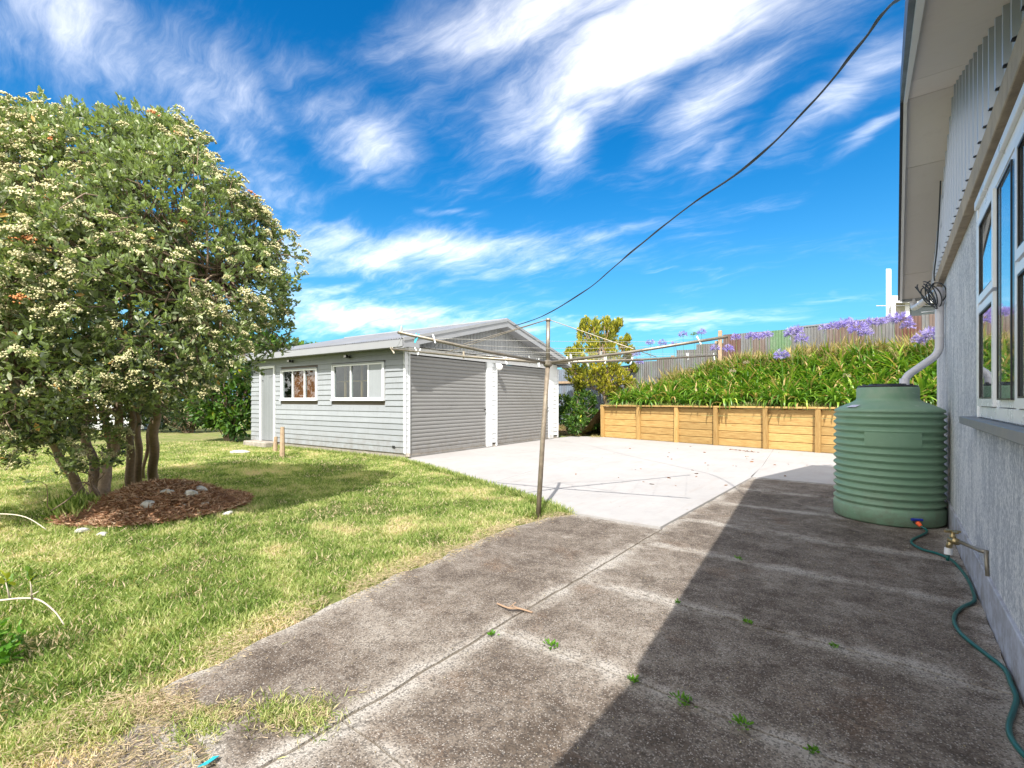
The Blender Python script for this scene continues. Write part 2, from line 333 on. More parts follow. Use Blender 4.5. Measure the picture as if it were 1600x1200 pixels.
m, t = new_mat('globe_glass'); finish(t, (.85, .84, .80), .3); M['globe'] = m
M['poh'] = leafmat('coastal_tree_leaf', [(0., (.055, .078, .042)), (.3, (.135, .165, .088)), (.55, (.25, .28, .150)), (.8, (.37, .41, .23)), (.95, (.50, .52, .32)), (1., (.60, .36, .10))], .28, .42, .5, (.25, .33, .13))
M['bud'] = leafmat('cream_buds', [(0., (.42, .39, .19)), (.5, (.60, .56, .32)), (.96, (.76, .71, .46)), (1., (.65, .28, .12))], .15, .8, .1)
M['bush'] = leafmat('bush_leaf', [(0., (.03, .075, .015)), (.5, (.075, .16, .025)), (.85, (.16, .28, .035)), (1., (.42, .44, .04))], .35, .45, .4)
M['darkbush'] = leafmat('dark_bush_leaf', [(0., (.018, .035, .012)), (.6, (.04, .075, .022)), (1., (.10, .13, .04))], .25, .5)
M['gold'] = leafmat('golden_conifer_leaf', [(0., (.08, .11, .015)), (.4, (.24, .26, .03)), (.75, (.50, .46, .05)), (1., (.75, .64, .12))], .3, .6, .2)
M['aga'] = leafmat('strap_leaf', [(0., (.04, .12, .014)), (.5, (.095, .215, .022)), (.85, (.22, .35, .04)), (.96, (.55, .58, .10)), (1., (.50, .36, .16))], .35, .35, .5)
M['agaf'] = leafmat('lilac_petal', [(0., (.18, .14, .52)), (.5, (.32, .26, .74)), (1., (.58, .50, .90))], .35, .5)
M['stem'] = leafmat('flower_stem', [(0., (.10, .20, .04)), (1., (.2, .3, .08))], .2)
M['seed'] = leafmat('seed_head', [(0., (.30, .24, .16)), (1., (.5, .44, .32))], .2, .8)
M['drygrass'] = leafmat('dry_grass', [(0., (.16, .18, .05)), (.4, (.34, .30, .11)), (.8, (.46, .37, .19)), (1., (.48, .33, .22))], .35, .8, .1)
M['grass'] = leafmat('grass_blade', [(0., (.09, .15, .03)), (.25, (.19, .28, .06)), (.48, (.36, .42, .14)), (.68, (.53, .53, .25)), (.84, (.64, .55, .34)), (1., (.68, .52, .40))], .42, .6, .2)
M['straw'] = leafmat('straw', [(0., (.24, .28, .09)), (.25, (.36, .31, .18)), (.6, (.48, .37, .25)), (1., (.60, .50, .38))], .25, .8, .1)
M['litter'] = leafmat('dry_litter', [(0., (.14, .065, .035)), (.5, (.34, .19, .11)), (1., (.55, .40, .28))], .15, .8, .1)
M['weed'] = leafmat('weed_leaf', [(0., (.05, .16, .01)), (1., (.16, .34, .03))], .35, .5)


# ------------------------------------------------------------------ mesh helper
class MB:
    def __init__(s): s.v = []; s.f = []
    def add(s, vs, fs):
        b = len(s.v); s.v += [tuple(x) for x in vs]; s.f += [tuple(i + b for i in f) for f in fs]; return s
    def box(s, x0, x1, y0, y1, z0, z1):
        return s.add([(x0, y0, z0), (x1, y0, z0), (x1, y1, z0), (x0, y1, z0), (x0, y0, z1), (x1, y0, z1), (x1, y1, z1), (x0, y1, z1)],
                     [(3, 2, 1, 0), (4, 5, 6, 7), (0, 1, 5, 4), (1, 2, 6, 5), (2, 3, 7, 6), (3, 0, 4, 7)])
    def hexa(s, p):  # 4 bottom, 4 top
        return s.add(p, [(3, 2, 1, 0), (4, 5, 6, 7), (0, 1, 5, 4), (1, 2, 6, 5), (2, 3, 7, 6), (3, 0, 4, 7)])
    def cbox(s, x0, x1, y0, y1, z0, z1, b=.004):  # chamfered box
        X = [(x0, 0), (x0 + b, 1), (x1 - b, 1), (x1, 0)]
        ring = lambda d: [(x0 + b * (1 - d), y0), (x1 - b * (1 - d), y0), (x1, y0 + b * (1 - d)), (x1, y1 - b * (1 - d)), (x1 - b * (1 - d), y1), (x0 + b * (1 - d), y1), (x0, y1 - b * (1 - d)), (x0, y0 + b * (1 - d))]
        o = [(x0 + b, y0), (x1 - b, y0), (x1, y0 + b), (x1, y1 - b), (x1 - b, y1), (x0 + b, y1), (x0, y1 - b), (x0, y0 + b)]
        i = [(x0 + b, y0 + b), (x1 - b, y0 + b), (x1 - b, y0 + b), (x1 - b, y1 - b), (x1 - b, y1 - b), (x0 + b, y1 - b), (x0 + b, y1 - b), (x0 + b, y0 + b)]
        ii = [(x0 + b, y0 + b), (x1 - b, y0 + b), (x1 - b, y1 - b), (x0 + b, y1 - b)]
        vs = [(a, c, z0 + b) for a, c in o] + [(a, c, z1 - b) for a, c in o] + [(a, c, z1) for a, c in ii] + [(a, c, z0) for a, c in ii]
        fs = [(k, (k + 1) % 8, 8 + (k + 1) % 8, 8 + k) for k in range(8)]
        m4 = [0, 1, 1, 2, 2, 3, 3, 0]
        for k in range(8):
            a, c = m4[k], m4[(k + 1) % 8]
            if a == c: fs += [(8 + k, 8 + (k + 1) % 8, 16 + a), (k, 20 + a, (k + 1) % 8)]
            else: fs += [(8 + k, 8 + (k + 1) % 8, 16 + c, 16 + a), (k, 20 + a, 20 + c, (k + 1) % 8)]
        fs += [(16, 17, 18, 19), (23, 22, 21, 20)]
        return s.add(vs, fs)
    def tube(s, pts, r, n=8, cap=True):
        pts = [Vector(p) for p in pts]; rs = r if isinstance(r, (list, tuple)) else [r] * len(pts)
        b = len(s.v); up = Vector((0, 0, 1)); prev = None
        for i, p in enumerate(pts):
            d = (pts[min(i + 1, len(pts) - 1)] - pts[max(i - 1, 0)])
            if d.length < 1e-7: d = Vector((0, 0, 1))
            d.normalize()
            a = (prev - d * prev.dot(d)) if prev is not None else (d.cross(up) if abs(d.z) < .95 else d.cross(Vector((1, 0, 0))))
            a.normalize(); prev = a; c = d.cross(a)
            for k in range(n):
                an = 2 * math.pi * k / n; s.v.append(tuple(p + (a * math.cos(an) + c * math.sin(an)) * rs[i]))
        for i in range(len(pts) - 1):
            for k in range(n):
                s.f.append((b + i * n + k, b + i * n + (k + 1) % n, b + (i + 1) * n + (k + 1) % n, b + (i + 1) * n + k))
        if cap:
            s.f.append(tuple(b + k for k in reversed(range(n)))); s.f.append(tuple(b + (len(pts) - 1) * n + k for k in range(n)))
        return s
    def lathe(s, prof, cx=0, cy=0, n=48):
        b = len(s.v)
        for r, z in prof:
            for k in range(n):
                a = 2 * math.pi * k / n; s.v.append((cx + r * math.cos(a), cy + r * math.sin(a), z))
        for i in range(len(prof) - 1):
            for k in range(n):
                s.f.append((b + i * n + k, b + i * n + (k + 1) % n, b + (i + 1) * n + (k + 1) % n, b + (i + 1) * n + k))
        return s
    def prism(s, poly, z0, z1):
        n = len(poly)
        ar = sum(poly[i][0] * poly[(i + 1) % n][1] - poly[(i + 1) % n][0] * poly[i][1] for i in range(n))
        if ar < 0: poly = list(reversed(poly))
        return s.add([(x, y, z0) for x, y in poly] + [(x, y, z1) for x, y in poly],
                     [tuple(reversed(range(n))), tuple(range(n, 2 * n))] + [(k, (k + 1) % n, n + (k + 1) % n, n + k) for k in range(n)])
    def ball(s, c, r, n=10, m=7, sq=(1, 1, 1)):
        b = len(s.v)
        for i in range(m + 1):
            ph = math.pi * i / m
            for k in range(n):
                a = 2 * math.pi * k / n
                s.v.append((c[0] + sq[0] * r * math.sin(ph) * math.cos(a), c[1] + sq[1] * r * math.sin(ph) * math.sin(a), c[2] + sq[2] * r * math.cos(ph)))
        for i in range(m):
            for k in range(n):
                s.f.append((b + i * n + k, b + (i + 1) * n + k, b + (i + 1) * n + (k + 1) % n, b + i * n + (k + 1) % n))
        return s
    def mesh(s, name, mat, smooth=False, off=(0, 0, 0)):
        me = bpy.data.meshes.new(name)
        me.from_pydata([(x - off[0], y - off[1], z - off[2]) for x, y, z in s.v], [], s.f)
        if smooth: me.polygons.foreach_set('use_smooth', [True] * len(me.polygons))
        me.materials.append(mat); me.validate(); return me
    def build(s, name, mat, parent=None, smooth=False, loc=None, world=False):
        """world=True: vertices are in world space, the object origin goes to loc or to the parent's"""
        off = (0, 0, 0)
        if world: off = tuple(parent.location) if parent is not None else tuple(loc or (0, 0, 0))
        me = s.mesh(name, M[mat] if isinstance(mat, str) else mat, smooth, off)
        o = bpy.data.objects.new(name, me); COL.objects.link(o)
        if parent is not None: o.parent = parent
        elif loc is not None: o.location = loc
        return o

def link(name, me, parent=None, loc=(0, 0, 0), rot=(0, 0, 0), scale=(1, 1, 1)):
    o = bpy.data.objects.new(name, me); COL.objects.link(o); o.location = loc; o.rotation_euler = rot; o.scale = scale
    if parent is not None: o.parent = parent
    return o
def thing(name, label, cat, loc=(0, 0, 0), rz=0., group=None):
    o = bpy.data.objects.new(name, None); COL.objects.link(o); o.location = loc; o.rotation_euler = (0, 0, rz); o.empty_display_size = .2
    o['label'] = label; o['category'] = cat
    if group: o['group'] = group
    return o
def tag(o, label, cat, group=None):
    o['label'] = label; o['category'] = cat
    if group: o['group'] = group
    return o
def kind(o, k): o['kind'] = k; return o

def npmesh(name, V, F, mat, rnd=None, smooth=False):
    V = np.asarray(V, np.float32); F = np.asarray(F, np.int32)
    me = bpy.data.meshes.new(name); k = F.shape[1]
    me.vertices.add(len(V)); me.vertices.foreach_set('co', V.ravel())
    me.loops.add(F.size); me.loops.foreach_set('vertex_index', F.ravel())
    me.polygons.add(len(F)); me.polygons.foreach_set('loop_start', np.arange(0, F.size, k, dtype=np.int32))
    if smooth: me.polygons.foreach_set('use_smooth', np.ones(len(F), bool))
    me.update(calc_edges=True)
    if rnd is not None:
        a = me.attributes.new('rnd', 'FLOAT', 'POINT'); a.data.foreach_set('value', np.asarray(rnd, np.float32))
    me.materials.append(M[mat]); return me

def basis(d, roll=None):
    """rows of local axes: y along d"""
    d = d / np.maximum(np.linalg.norm(d, axis=1, keepdims=True), 1e-9)
    ref = rng.normal(size=d.shape) if roll is None else np.broadcast_to(np.array(roll, float), d.shape)
    x = np.cross(d, ref); x /= np.maximum(np.linalg.norm(x, axis=1, keepdims=True), 1e-9)
    return np.stack([x, d, np.cross(x, d)], 1)
def scatter(tv, tf, P, B, S, r):
    tv = np.asarray(tv, float); tf = np.asarray(tf, int)
    S = S[:, None] if S.ndim == 1 else S
    V = np.einsum('kj,nji->nki', tv, B) * S[:, None, :] if S.shape[1] == 1 else np.einsum('nkj,nji->nki', tv[None] * S[:, None, :], B)
    V = V + P[:, None, :]
    F = tf[None] + (np.arange(len(P)) * len(tv))[:, None, None]
    return V.reshape(-1, 3), F.reshape(-1, tf.shape[1]), np.repeat(r, len(tv))

def vn(x, y, s=1., seed=0):
    """cheap smooth value noise 0..1"""
    x = np.asarray(x) * s + seed * 17.13; y = np.asarray(y) * s + seed * 5.71
    xi = np.floor(x); yi = np.floor(y); fx = x - xi; fy = y - yi; fx = fx * fx * (3 - 2 * fx); fy = fy * fy * (3 - 2 * fy)
    h = lambda a, b: np.modf(np.abs(np.sin(a * 127.1 + b * 311.7) * 43758.5453))[0]
    return (h(xi, yi) * (1 - fx) + h(xi + 1, yi) * fx) * (1 - fy) + (h(xi, yi + 1) * (1 - fx) + h(xi + 1, yi + 1) * fx) * fy

# leaf templates: y is the length axis, unit length
LEAF = ([(0, 0, 0), (-.19, .35, .05), (0, .45, -.03), (.19, .35, .05), (0, 1, .04), (-.15, .78, .05), (.15, .78, .05)],
        [(0, 2, 1), (0, 3, 2), (1, 2, 5), (2, 3, 6), (2, 4, 5), (2, 6, 4)])
BLOB = ([(0, 0, 1), (.94, 0, -.33), (-.47, .82, -.33), (-.47, -.82, -.33)], [(0, 1, 2), (0, 2, 3), (0, 3, 1), (1, 3, 2)])
OCT = ([(1, 0, 0), (-1, 0, 0), (0, 1, 0), (0, -1, 0), (0, 0, 1), (0, 0, -1)], [(0, 2, 4), (2, 1, 4), (1, 3, 4), (3, 0, 4), (2, 0, 5), (1, 2, 5), (3, 1, 5), (0, 3, 5)])

def lobes_shoots(lobes, n, lo=.72, hi=1.04, keep=.80, flat=1.):
    """points in the outer shell of overlapping lobes; lobes: (centre, radius)"""
    C = np.array([tuple(c) for c, r in lobes]); Rr = np.array([r for c, r in lobes])
    w = Rr ** 2; idx = rng.choice(len(C), n, p=w / w.sum())
    d = rng.normal(size=(n, 3)); d /= np.linalg.norm(d, axis=1, keepdims=True)
    bump = .86 + .28 * vn(d[:, 0] * 2 + idx, d[:, 1] * 2 + d[:, 2] * 2, 1.7, 3)
    rad = (lo + (hi - lo) * rng.random(n) ** .6) * bump
    P = C[idx] + d * (Rr[idx] * rad)[:, None] * np.array([1, 1, flat])
    dist = np.linalg.norm(P[:, None] - C[None], axis=2) / Rr[None]
    dist[np.arange(n), idx] = 9
    ok = dist.min(1) > keep
    return P[ok], d[ok]

def foliage(name, mat, parent, lobes, n, per, leaf, spread=.8, up=.25, lo=.72, hi=1.04, keep=.8, wid=1., world=True, zmin=.05, bright=.25, shoots=None, patch=.5):
    P, D = shoots if shoots is not None else lobes_shoots(lobes, n, lo, hi, keep)
    k = P[:, 2] > zmin; P = P[k]; D = D[k]
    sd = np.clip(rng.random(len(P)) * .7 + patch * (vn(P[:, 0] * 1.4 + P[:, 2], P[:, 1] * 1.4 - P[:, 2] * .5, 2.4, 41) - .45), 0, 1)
    PP = np.repeat(P, per, 0); DD = np.repeat(D, per, 0) * .8 + rng.normal(size=(len(P) * per, 3)) * spread + np.array([0, 0, up])
    DD /= np.linalg.norm(DD, axis=1, keepdims=True)
    PP = PP + rng.normal(size=PP.shape) * leaf * .25
    B = basis(DD, (0, 0, 1)); tw = rng.normal(size=len(DD)) * .8
    c, s = np.cos(tw)[:, None], np.sin(tw)[:, None]
    x = B[:, 0] * c + B[:, 2] * s; z = B[:, 2] * c - B[:, 0] * s; B = np.stack([x, B[:, 1], z], 1)
    S = leaf * (.6 + .7 * rng.random(len(PP))); S = np.stack([S * wid, S, S], 1)
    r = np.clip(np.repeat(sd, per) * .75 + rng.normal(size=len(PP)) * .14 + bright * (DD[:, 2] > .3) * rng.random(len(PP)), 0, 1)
    r = np.where(rng.random(len(r)) < .985, np.minimum(r, .955), 1.)
    V, F, rr = scatter(*LEAF, PP, B, S, r)
    off = np.array(parent.location if parent is not None else (0, 0, 0))
    o = link(name, npmesh(name, V - off, F, mat, rr), parent); o['kind'] = 'stuff'
    return o, P, D

# ------------------------------------------------------------------ setting: ground
RW0 = Vector((-7.345, 13.866, 0)); RWD = Vector((6.265, -1.094, 0)).normalized(); RWN = Vector((-RWD.y, RWD.x, 0))
def sstep(a, b, x):
    t = np.clip((x - a) / (b - a), 0, 1); return t * t * (3 - 2 * t)
def bank_z(t, s):
    wall = sstep(-1.1, .05, t); slope = sstep(0, 3.6, s)
    hi = 1.0 + slope * (.58 + .68 * sstep(-.5, 3.4, t) + .10 * sstep(4, 9, t)); lo = .75 * sstep(0., 3., s) * sstep(-6, -1, t) + .02
    return lo * (1 - wall) + hi * wall
def bank_xyz(t, s):
    p = RW0 + RWD * t + RWN * s; return Vector((p.x, p.y, float(bank_z(t, s))))

# big soil / grass sheet reaching the horizon
g = MB()
xs = [-900, -300, -120, -60, -40] + list(np.arange(-30, 16.1, 1.)) + [25, 60, 150, 900]
ys = [-900, -200, -60, -20] + list(np.arange(-8, 32.1, 1.)) + [45, 80, 200, 900]
for y in ys:
    for x in xs:
        g.v.append((float(x), float(y), -.035 if (-9.5 < x < 2 and -9 < y < 15) else -.03 + .05 * float(vn(x, y, .3)) - .02))
for j in range(len(ys) - 1):
    for i in range(len(xs) - 1):
        a = j * len(xs) + i; g.f.append((a, a + 1, a + len(xs) + 1, a + len(xs)))
kind(g.build('ground', 'lawn'), 'structure')

# bank
b = MB(); T = np.arange(-7, 14.01, .3); S_ = np.arange(0.0, 14, .35)
for s_ in S_:
    for t_ in T:
        p = RW0 + RWD * float(t_) + RWN * float(s_ + .02)
        b.v.append((p.x, p.y, float(bank_z(t_, s_)) - .02 + .12 * (float(vn(t_, s_, 1.7)) - .5) * min(1, s_)))
for j in range(len(S_) - 1):
    for i in range(len(T) - 1):
        a = j * len(T) + i; b.f.append((a, a + 1, a + len(T) + 1, a + len(T)))
kind(b.build('bank', 'soil', smooth=True), 'structure')

# ---- driveway of old slabs
LEFT = [(-2.05, -3.), (-2.0, .40), (-2.20, .50), (-2.37, .62), (-2.42, .80), (-2.47, 1.0), (-2.50, 1.25), (-2.57, 1.52), (-2.66, 1.96), (-2.71, 2.5), (-2.78, 3.1), (-2.80, 3.6), (-2.79, 3.9), (-2.66, 4.32)]
def leftx(y):
    return np.interp(y, [p[1] for p in LEFT], [p[0] for p in LEFT])
drive = bpy.data.objects.new('driveway', None); COL.objects.link(drive); drive['kind'] = 'structure'
me = MB().prism([(-2.62, -6), (.5, -6), (.5, 8.09), (-1.72, 8.09), (-1.70, 4.36), (-2.60, 4.30), (-2.66, 3.5), (-2.5, 2), (-2.3, 1), (-1.95, .4), (-1.95, -6)], -.03, -.012)
M['joint'] = M['jointfill']
kind(MB().add([(-1.95, -6, -.012), (.5, -6, -.012), (.5, 8.09, -.012), (-1.70, 8.09, -.012), (-1.70, 4.35, -.012), (-2.62, 4.3, -.012), (-2.66, 3.5, -.012), (-2.5, 2, -.012), (-2.3, 1, -.012)], [tuple(range(9))]).build('joint_bed', 'joint', drive), 'structure')
def slab(x0f, x1f, y0, y1, zt=0., name='slab', mat='slab', par=None, nx=14, ny=10, tiltx=0.):
    """x0f/x1f functions of y; grid top with broken edges and an edge attribute"""
    xsu = np.linspace(0, 1, nx); ysu = np.linspace(0, 1, ny)
    V = []; E = []
    for j, vj in enumerate(ysu):
        y = y0 + (y1 - y0) * vj; a, b_ = float(x0f(y)), float(x1f(y))
        for i, ui in enumerate(xsu):
            x = a + (b_ - a) * ui; ed = min(ui * (b_ - a), (1 - ui) * (b_ - a), vj * (y1 - y0), (1 - vj) * (y1 - y0))
            on = ed < 1e-6
            jit = (float(vn(x, y, 9, 5)) - .5) * .018 if on else 0
            V.append((x + (jit if i in (0, nx - 1) else 0), y + (jit if j in (0, ny - 1) else 0), zt - (.002 if on else 0) + (float(vn(x, y, .9, 2)) - .5) * .003 + tiltx * (vj - .5)))
            E.append(math.exp(-ed / .05))
    F = []
    for j in range(ny - 1):
        for i in range(nx - 1):
            a = j * nx + i; F.append((a, a + 1, a + nx + 1, a + nx))
    ring = [i for i in range(nx)] + [j * nx + nx - 1 for j in range(1, ny)] + [(ny - 1) * nx + i for i in range(nx - 2, -1, -1)] + [j * nx for j in range(ny - 2, 0, -1)]
    b0 = len(V)
    for r_ in ring: V.append(V[r_]); E.append(1.)
    b1 = len(V)
    for r_ in ring: V.append((V[r_][0], V[r_][1], -.05)); E.append(1.)
    for k in range(len(ring)):
        k2 = (k + 1) % len(ring); F.append((b0 + k, b1 + k, b1 + k2, b0 + k2))
    me = bpy.data.meshes.new(name); me.from_pydata(V, [], F); at_ = me.attributes.new('edge', 'FLOAT', 'POINT'); at_.data.foreach_set('value', E)
    me.polygons.foreach_set('use_smooth', [k < (nx - 1) * (ny - 1) for k in range(len(F))])
    me.materials.append(M[mat]); return link(name, me, par)
YJ = [-6, -3, -.9, .08, 1.0, 1.92, 2.80, 3.86, 4.86, 5.9, 7.0, 8.07]
JX = lambda y: -1.60 - .02 * y
for k in range(len(YJ) - 1):
    y0, y1 = YJ[k] + .005, YJ[k + 1] - .005
    kind(slab(lambda y: JX(y) + .008 if y < 4.4 else -1.702 + .004 * math.sin(y * 1.3), lambda y: .398, y0, y1, random.uniform(-.002, .002), par=drive, nx=22, ny=12, tiltx=random.uniform(-.002, .002)), 'structure')
for y0, y1 in ((-6, .60), (.62, 4.33)):
    kind(slab(lambda y: leftx(y) + (float(vn(y, 0, 5, 4)) - .5) * .10, lambda y: JX(y) - .010, y0 + .005, y1 - .005, -.002, par=drive, nx=14, ny=60), 'structure')

# ---- new pale pad
pad = bpy.data.objects.new('concrete_pad', None); COL.objects.link(pad); pad['kind'] = 'structure'
G0 = gp(632, 717); GANG = R(94.2)
ga = Vector((math.cos(GANG), math.sin(GANG), 0)); gb = Vector((-math.sin(GANG), math.cos(GANG), 0))
def GL(x, y, z=0.): return G0 + ga * x + gb * y + Vector((0, 0, z))
far = GL(6.6, .02)
A = [GL(-.05, .02), GL(3.0, .02), GL(6.6, .02)]
wallpt = lambda t: RW0 + RWD * t - RWN * .02
edgeL = [(-7.75, 6.10), (-6.9, 5.87), (-6.0, 5.60), (-5.2, 5.32), (-4.5, 5.08), (-3.9, 4.90), (-3.45, 4.72), (-3.0, 4.50), (-2.66, 4.345)]
jA = (-5.2, 5.31); mid = GL(3.0, .02)
pieces = [
    [tuple(p) for p in edgeL[:5]] + [(-5.15, 8.6), (GL(3.0, .02).x, GL(3.0, .02).y), (GL(0, .02).x, GL(0, .02).y)],
    [tuple(p) for p in edgeL[4:]] + [(-1.712, 4.365), (-1.715, 6.2), (-1.718, 8.10), (-1.86, 9.6), (-5.15, 8.6)],
    [(GL(3.0, .02).x, GL(3.0, .02).y), (-5.15, 8.6), (-1.86, 9.6), (wallpt(5.15).x, wallpt(5.15).y), (wallpt(0).x, wallpt(0).y), (wallpt(0).x - .9, wallpt(0).y - .25), (far.x, far.y)],
    [(-1.74, 8.10), (3.0, 8.10), (3., wallpt(10.4).y), (wallpt(5.15).x, wallpt(5.15).y), (-1.86, 9.6)],
]
for pc in pieces:
    cx = sum(p[0] for p in pc) / len(pc); cy = sum(p[1] for p in pc) / len(pc)
    q = [(p[0] + (cx - p[0]) / max(1e-6, math.hypot(cx - p[0], cy - p[1])) * .004, p[1] + (cy - p[1]) / max(1e-6, math.hypot(cx - p[0], cy - p[1])) * .004) for p in pc]
    kind(MB().prism(q, -.05, .008).build('pad_slab', 'pad', pad), 'structure')

# ------------------------------------------------------------------ garage
gar = thing('garage', 'grey weatherboard double garage with two roller doors and a low gable roof', 'garage', tuple(G0), GANG)
GW, GD, PZ = 6.43, 6.1, .11
RX, RZ, RS = 3.22, 3.26, .242
def rz(x): return RZ - RS * abs(x - RX)
# plinth bricks
MB().box(.03, GW - .03, .03, GD - .03, -.05, PZ - .035).build('footing', 'step', gar)
bm_ = MB().cbox(0, .222, 0, .05, 0, .068, .004).mesh('brick', M['brick'])
for row in range(2):
    y = .02 - .11 * row
    while y < GD - .1:
        if y + .222 < GD + .1: link('brick', bm_, gar, (.035 - random.random() * .004, y + .222, -.03 + row * .072), (0, 0, R(-90)))
        y += .23
# walls (openings left free)
def wall_box(name, *a): return MB().box(*a).build(name, 'room', gar)
def side_open():  # side wall at x in [.03,.1]; local y along
    b = MB()
    for y0, y1, z0, z1 in ((.04, .66, PZ, 2.36), (.66, 2.39, PZ, 1.22), (.66, 2.39, 2.0, 2.36), (2.39, 3.05, PZ, 2.36), (3.05, 4.55, PZ, 1.22),
                           (3.05, 4.55, 1.96, 2.36), (4.55, 4.93, PZ, 2.36), (4.93, 5.54, 2.03, 2.36), (5.54, GD, PZ, 2.36)):
        b.box(.03, .1, y0, y1, z0, z1)
    b.box(.1, GW - .1, GD - .08, GD, PZ, 2.36); b.box(GW - .1, GW - .03, .04, GD, PZ, 2.36)
    b.box(.1, .16, .04, .1, PZ, 2.36); b.box(2.74, 3.2, .04, .1, PZ, 2.36); b.box(5.87, GW - .1, .04, .1, PZ, 2.36)
    return b.build('wall', 'room', gar)
side_open()
MB().box(.1, GW - .1, .1, GD - .1, -.02, .02).build('floor', 'step', gar)
MB().add([(.1, .06, 2.36), (GW - .1, .06, 2.36), (RX, .06, 3.1)], [(0, 1, 2)]).add([(.1, GD - .06, 2.36), (GW - .1, GD - .06, 2.36), (RX, GD - .06, 3.1)], [(0, 2, 1)]).build('gable_lining', 'room', gar)
# weatherboards
EXP = .121
def wb(y0, y1, z, axis, wmat='board'):
    """lapped board; axis 's': on the side wall facing -x, 'f': on the front facing -y"""
    j = random.uniform(-.002, .002); b = MB(); o0, o1 = .026, .006; h = EXP + .012
    lo = .03 - o0 + j; hi = .03 - o1 + j
    if axis == 's':
        b.hexa([(lo, y0, z), (.03, y0, z), (.03, y1, z), (lo, y1, z), (hi, y0, z + h), (.03, y0, z + h), (.03, y1, z + h), (hi, y1, z + h)])
    else:
        b.hexa([(y0, lo, z), (y1, lo, z), (y1, .03, z), (y0, .03, z), (y0, hi, z + h), (y1, hi, z + h), (y1, .03, z + h), (y0, .03, z + h)])
    return b.build('weatherboard', wmat, gar)
nrow = 18
for r_ in range(nrow):
    z = PZ + r_ * EXP; zt = z + EXP
    segs = [(.0, GD)]
    def cut(segs, a, b_):
        out = []
        for s0, s1 in segs:
            if b_ <= s0 or a >= s1: out.append((s0, s1)); continue
            if a - s0 > .03: out.append((s0, a))
            if s1 - b_ > .03: out.append((b_, s1))
        return out
    if z < 2.03: segs = cut(segs, 4.86, 5.60)
    if zt > 1.19 and z < 2.0: segs = cut(segs, .60, 2.45); segs = cut(segs, 3.0, 4.60)
    for s0, s1 in segs:
        wb(s0 + .002, s1 - .002, z, 's')
    if zt < 2.35:
        wb(-.004 + .0, .125, z, 'f', 'board_white'); wb(2.97, 3.15, z, 'f', 'board_white'); wb(6.12, GW - .03, z, 'f', 'board_white')
# corner stops and pier trims
MB().cbox(-.006, .026, -.016, -.004, PZ - .02, 2.34, .003).build('corner_trim', 'board_white', gar)
for x0, x1 in ((.125, .15), (2.75, 2.97), (3.15, 3.19), (5.86, 6.12), (GW - .03, GW + .01)):
    MB().cbox(x0 + .001, x1 - .001, -.012, .05, .02, 2.15, .003).build('door_jamb', 'board_white', gar)
MB().cbox(.10, 6.12, -.014, .05, 2.152, 2.29, .003).build('door_header', 'white', gar)
# thin translucent corrugated drip strip above the doors
b = MB(); n = 420
for k in range(n + 1):
    x = .12 + (6.3 - .12) * k / n; dzz = .007 * math.sin(2 * math.pi * (x / .076))
    b.v += [(x, -.001, 2.335 + dzz), (x, -.13, 2.305 + dzz)]
b.f = [(2 * k, 2 * k + 1, 2 * k + 3, 2 * k + 2) for k in range(n)]
b.build('drip_strip', 'white', gar, smooth=True)
# roller doors
for x0, x1 in ((.152, 2.748), (3.192, 5.858)):
    b = MB(); z = .045; prof = [(0, .02), (0, .14)]; z = .14
    while z < 2.12:
        prof += [(.004, z + .006), (.014, z + .012), (.014, z + .018), (.002, z + .026), (-.004, z + .05), (-.002, z + .078)]
        z += .083
    for y_, z_ in prof: b.v += [(x0, .03 + y_, z_), (x1, .03 + y_, z_)]
    b.f = [(2 * k, 2 * k + 1, 2 * k + 3, 2 * k + 2) for k in range(len(prof) - 1)]
    o = b.build('roller_door', 'rollgrey', gar)
    MB().cbox(x0, x1, .01, .045, .012, .05, .003).build('bottom_rail', 'rollgrey', o)
    xl = x1 - .07
    h = MB(); h.tube([(xl, .03, .96), (xl, -.02, .96)], .012, 8); h.cbox(xl - .05, xl + .02, -.03, -.018, .945, .975, .003); h.build('handle', 'black', o)
# gable boards
x = .15
while x < GW - .16:
    top0 = rz(x) - .09; top1 = rz(x + .118) - .09
    if min(top0, top1) > 2.35:
        b = MB(); b.hexa([(x + .004, -.004, 2.32), (x + .114, -.004, 2.32), (x + .114, .03, 2.32), (x + .004, .03, 2.32), (x + .004, -.004, top0), (x + .114, -.004, top1), (x + .114, .03, top1), (x + .004, .03, top0)])
        b.build('gable_board', 'gablegrey', gar)
    x += .122
MB().add([(.15, .01, 2.3), (GW - .15, .01, 2.3), (RX, .01, 3.1)], [(0, 1, 2)]).build('gable_backing', 'dark', gar)
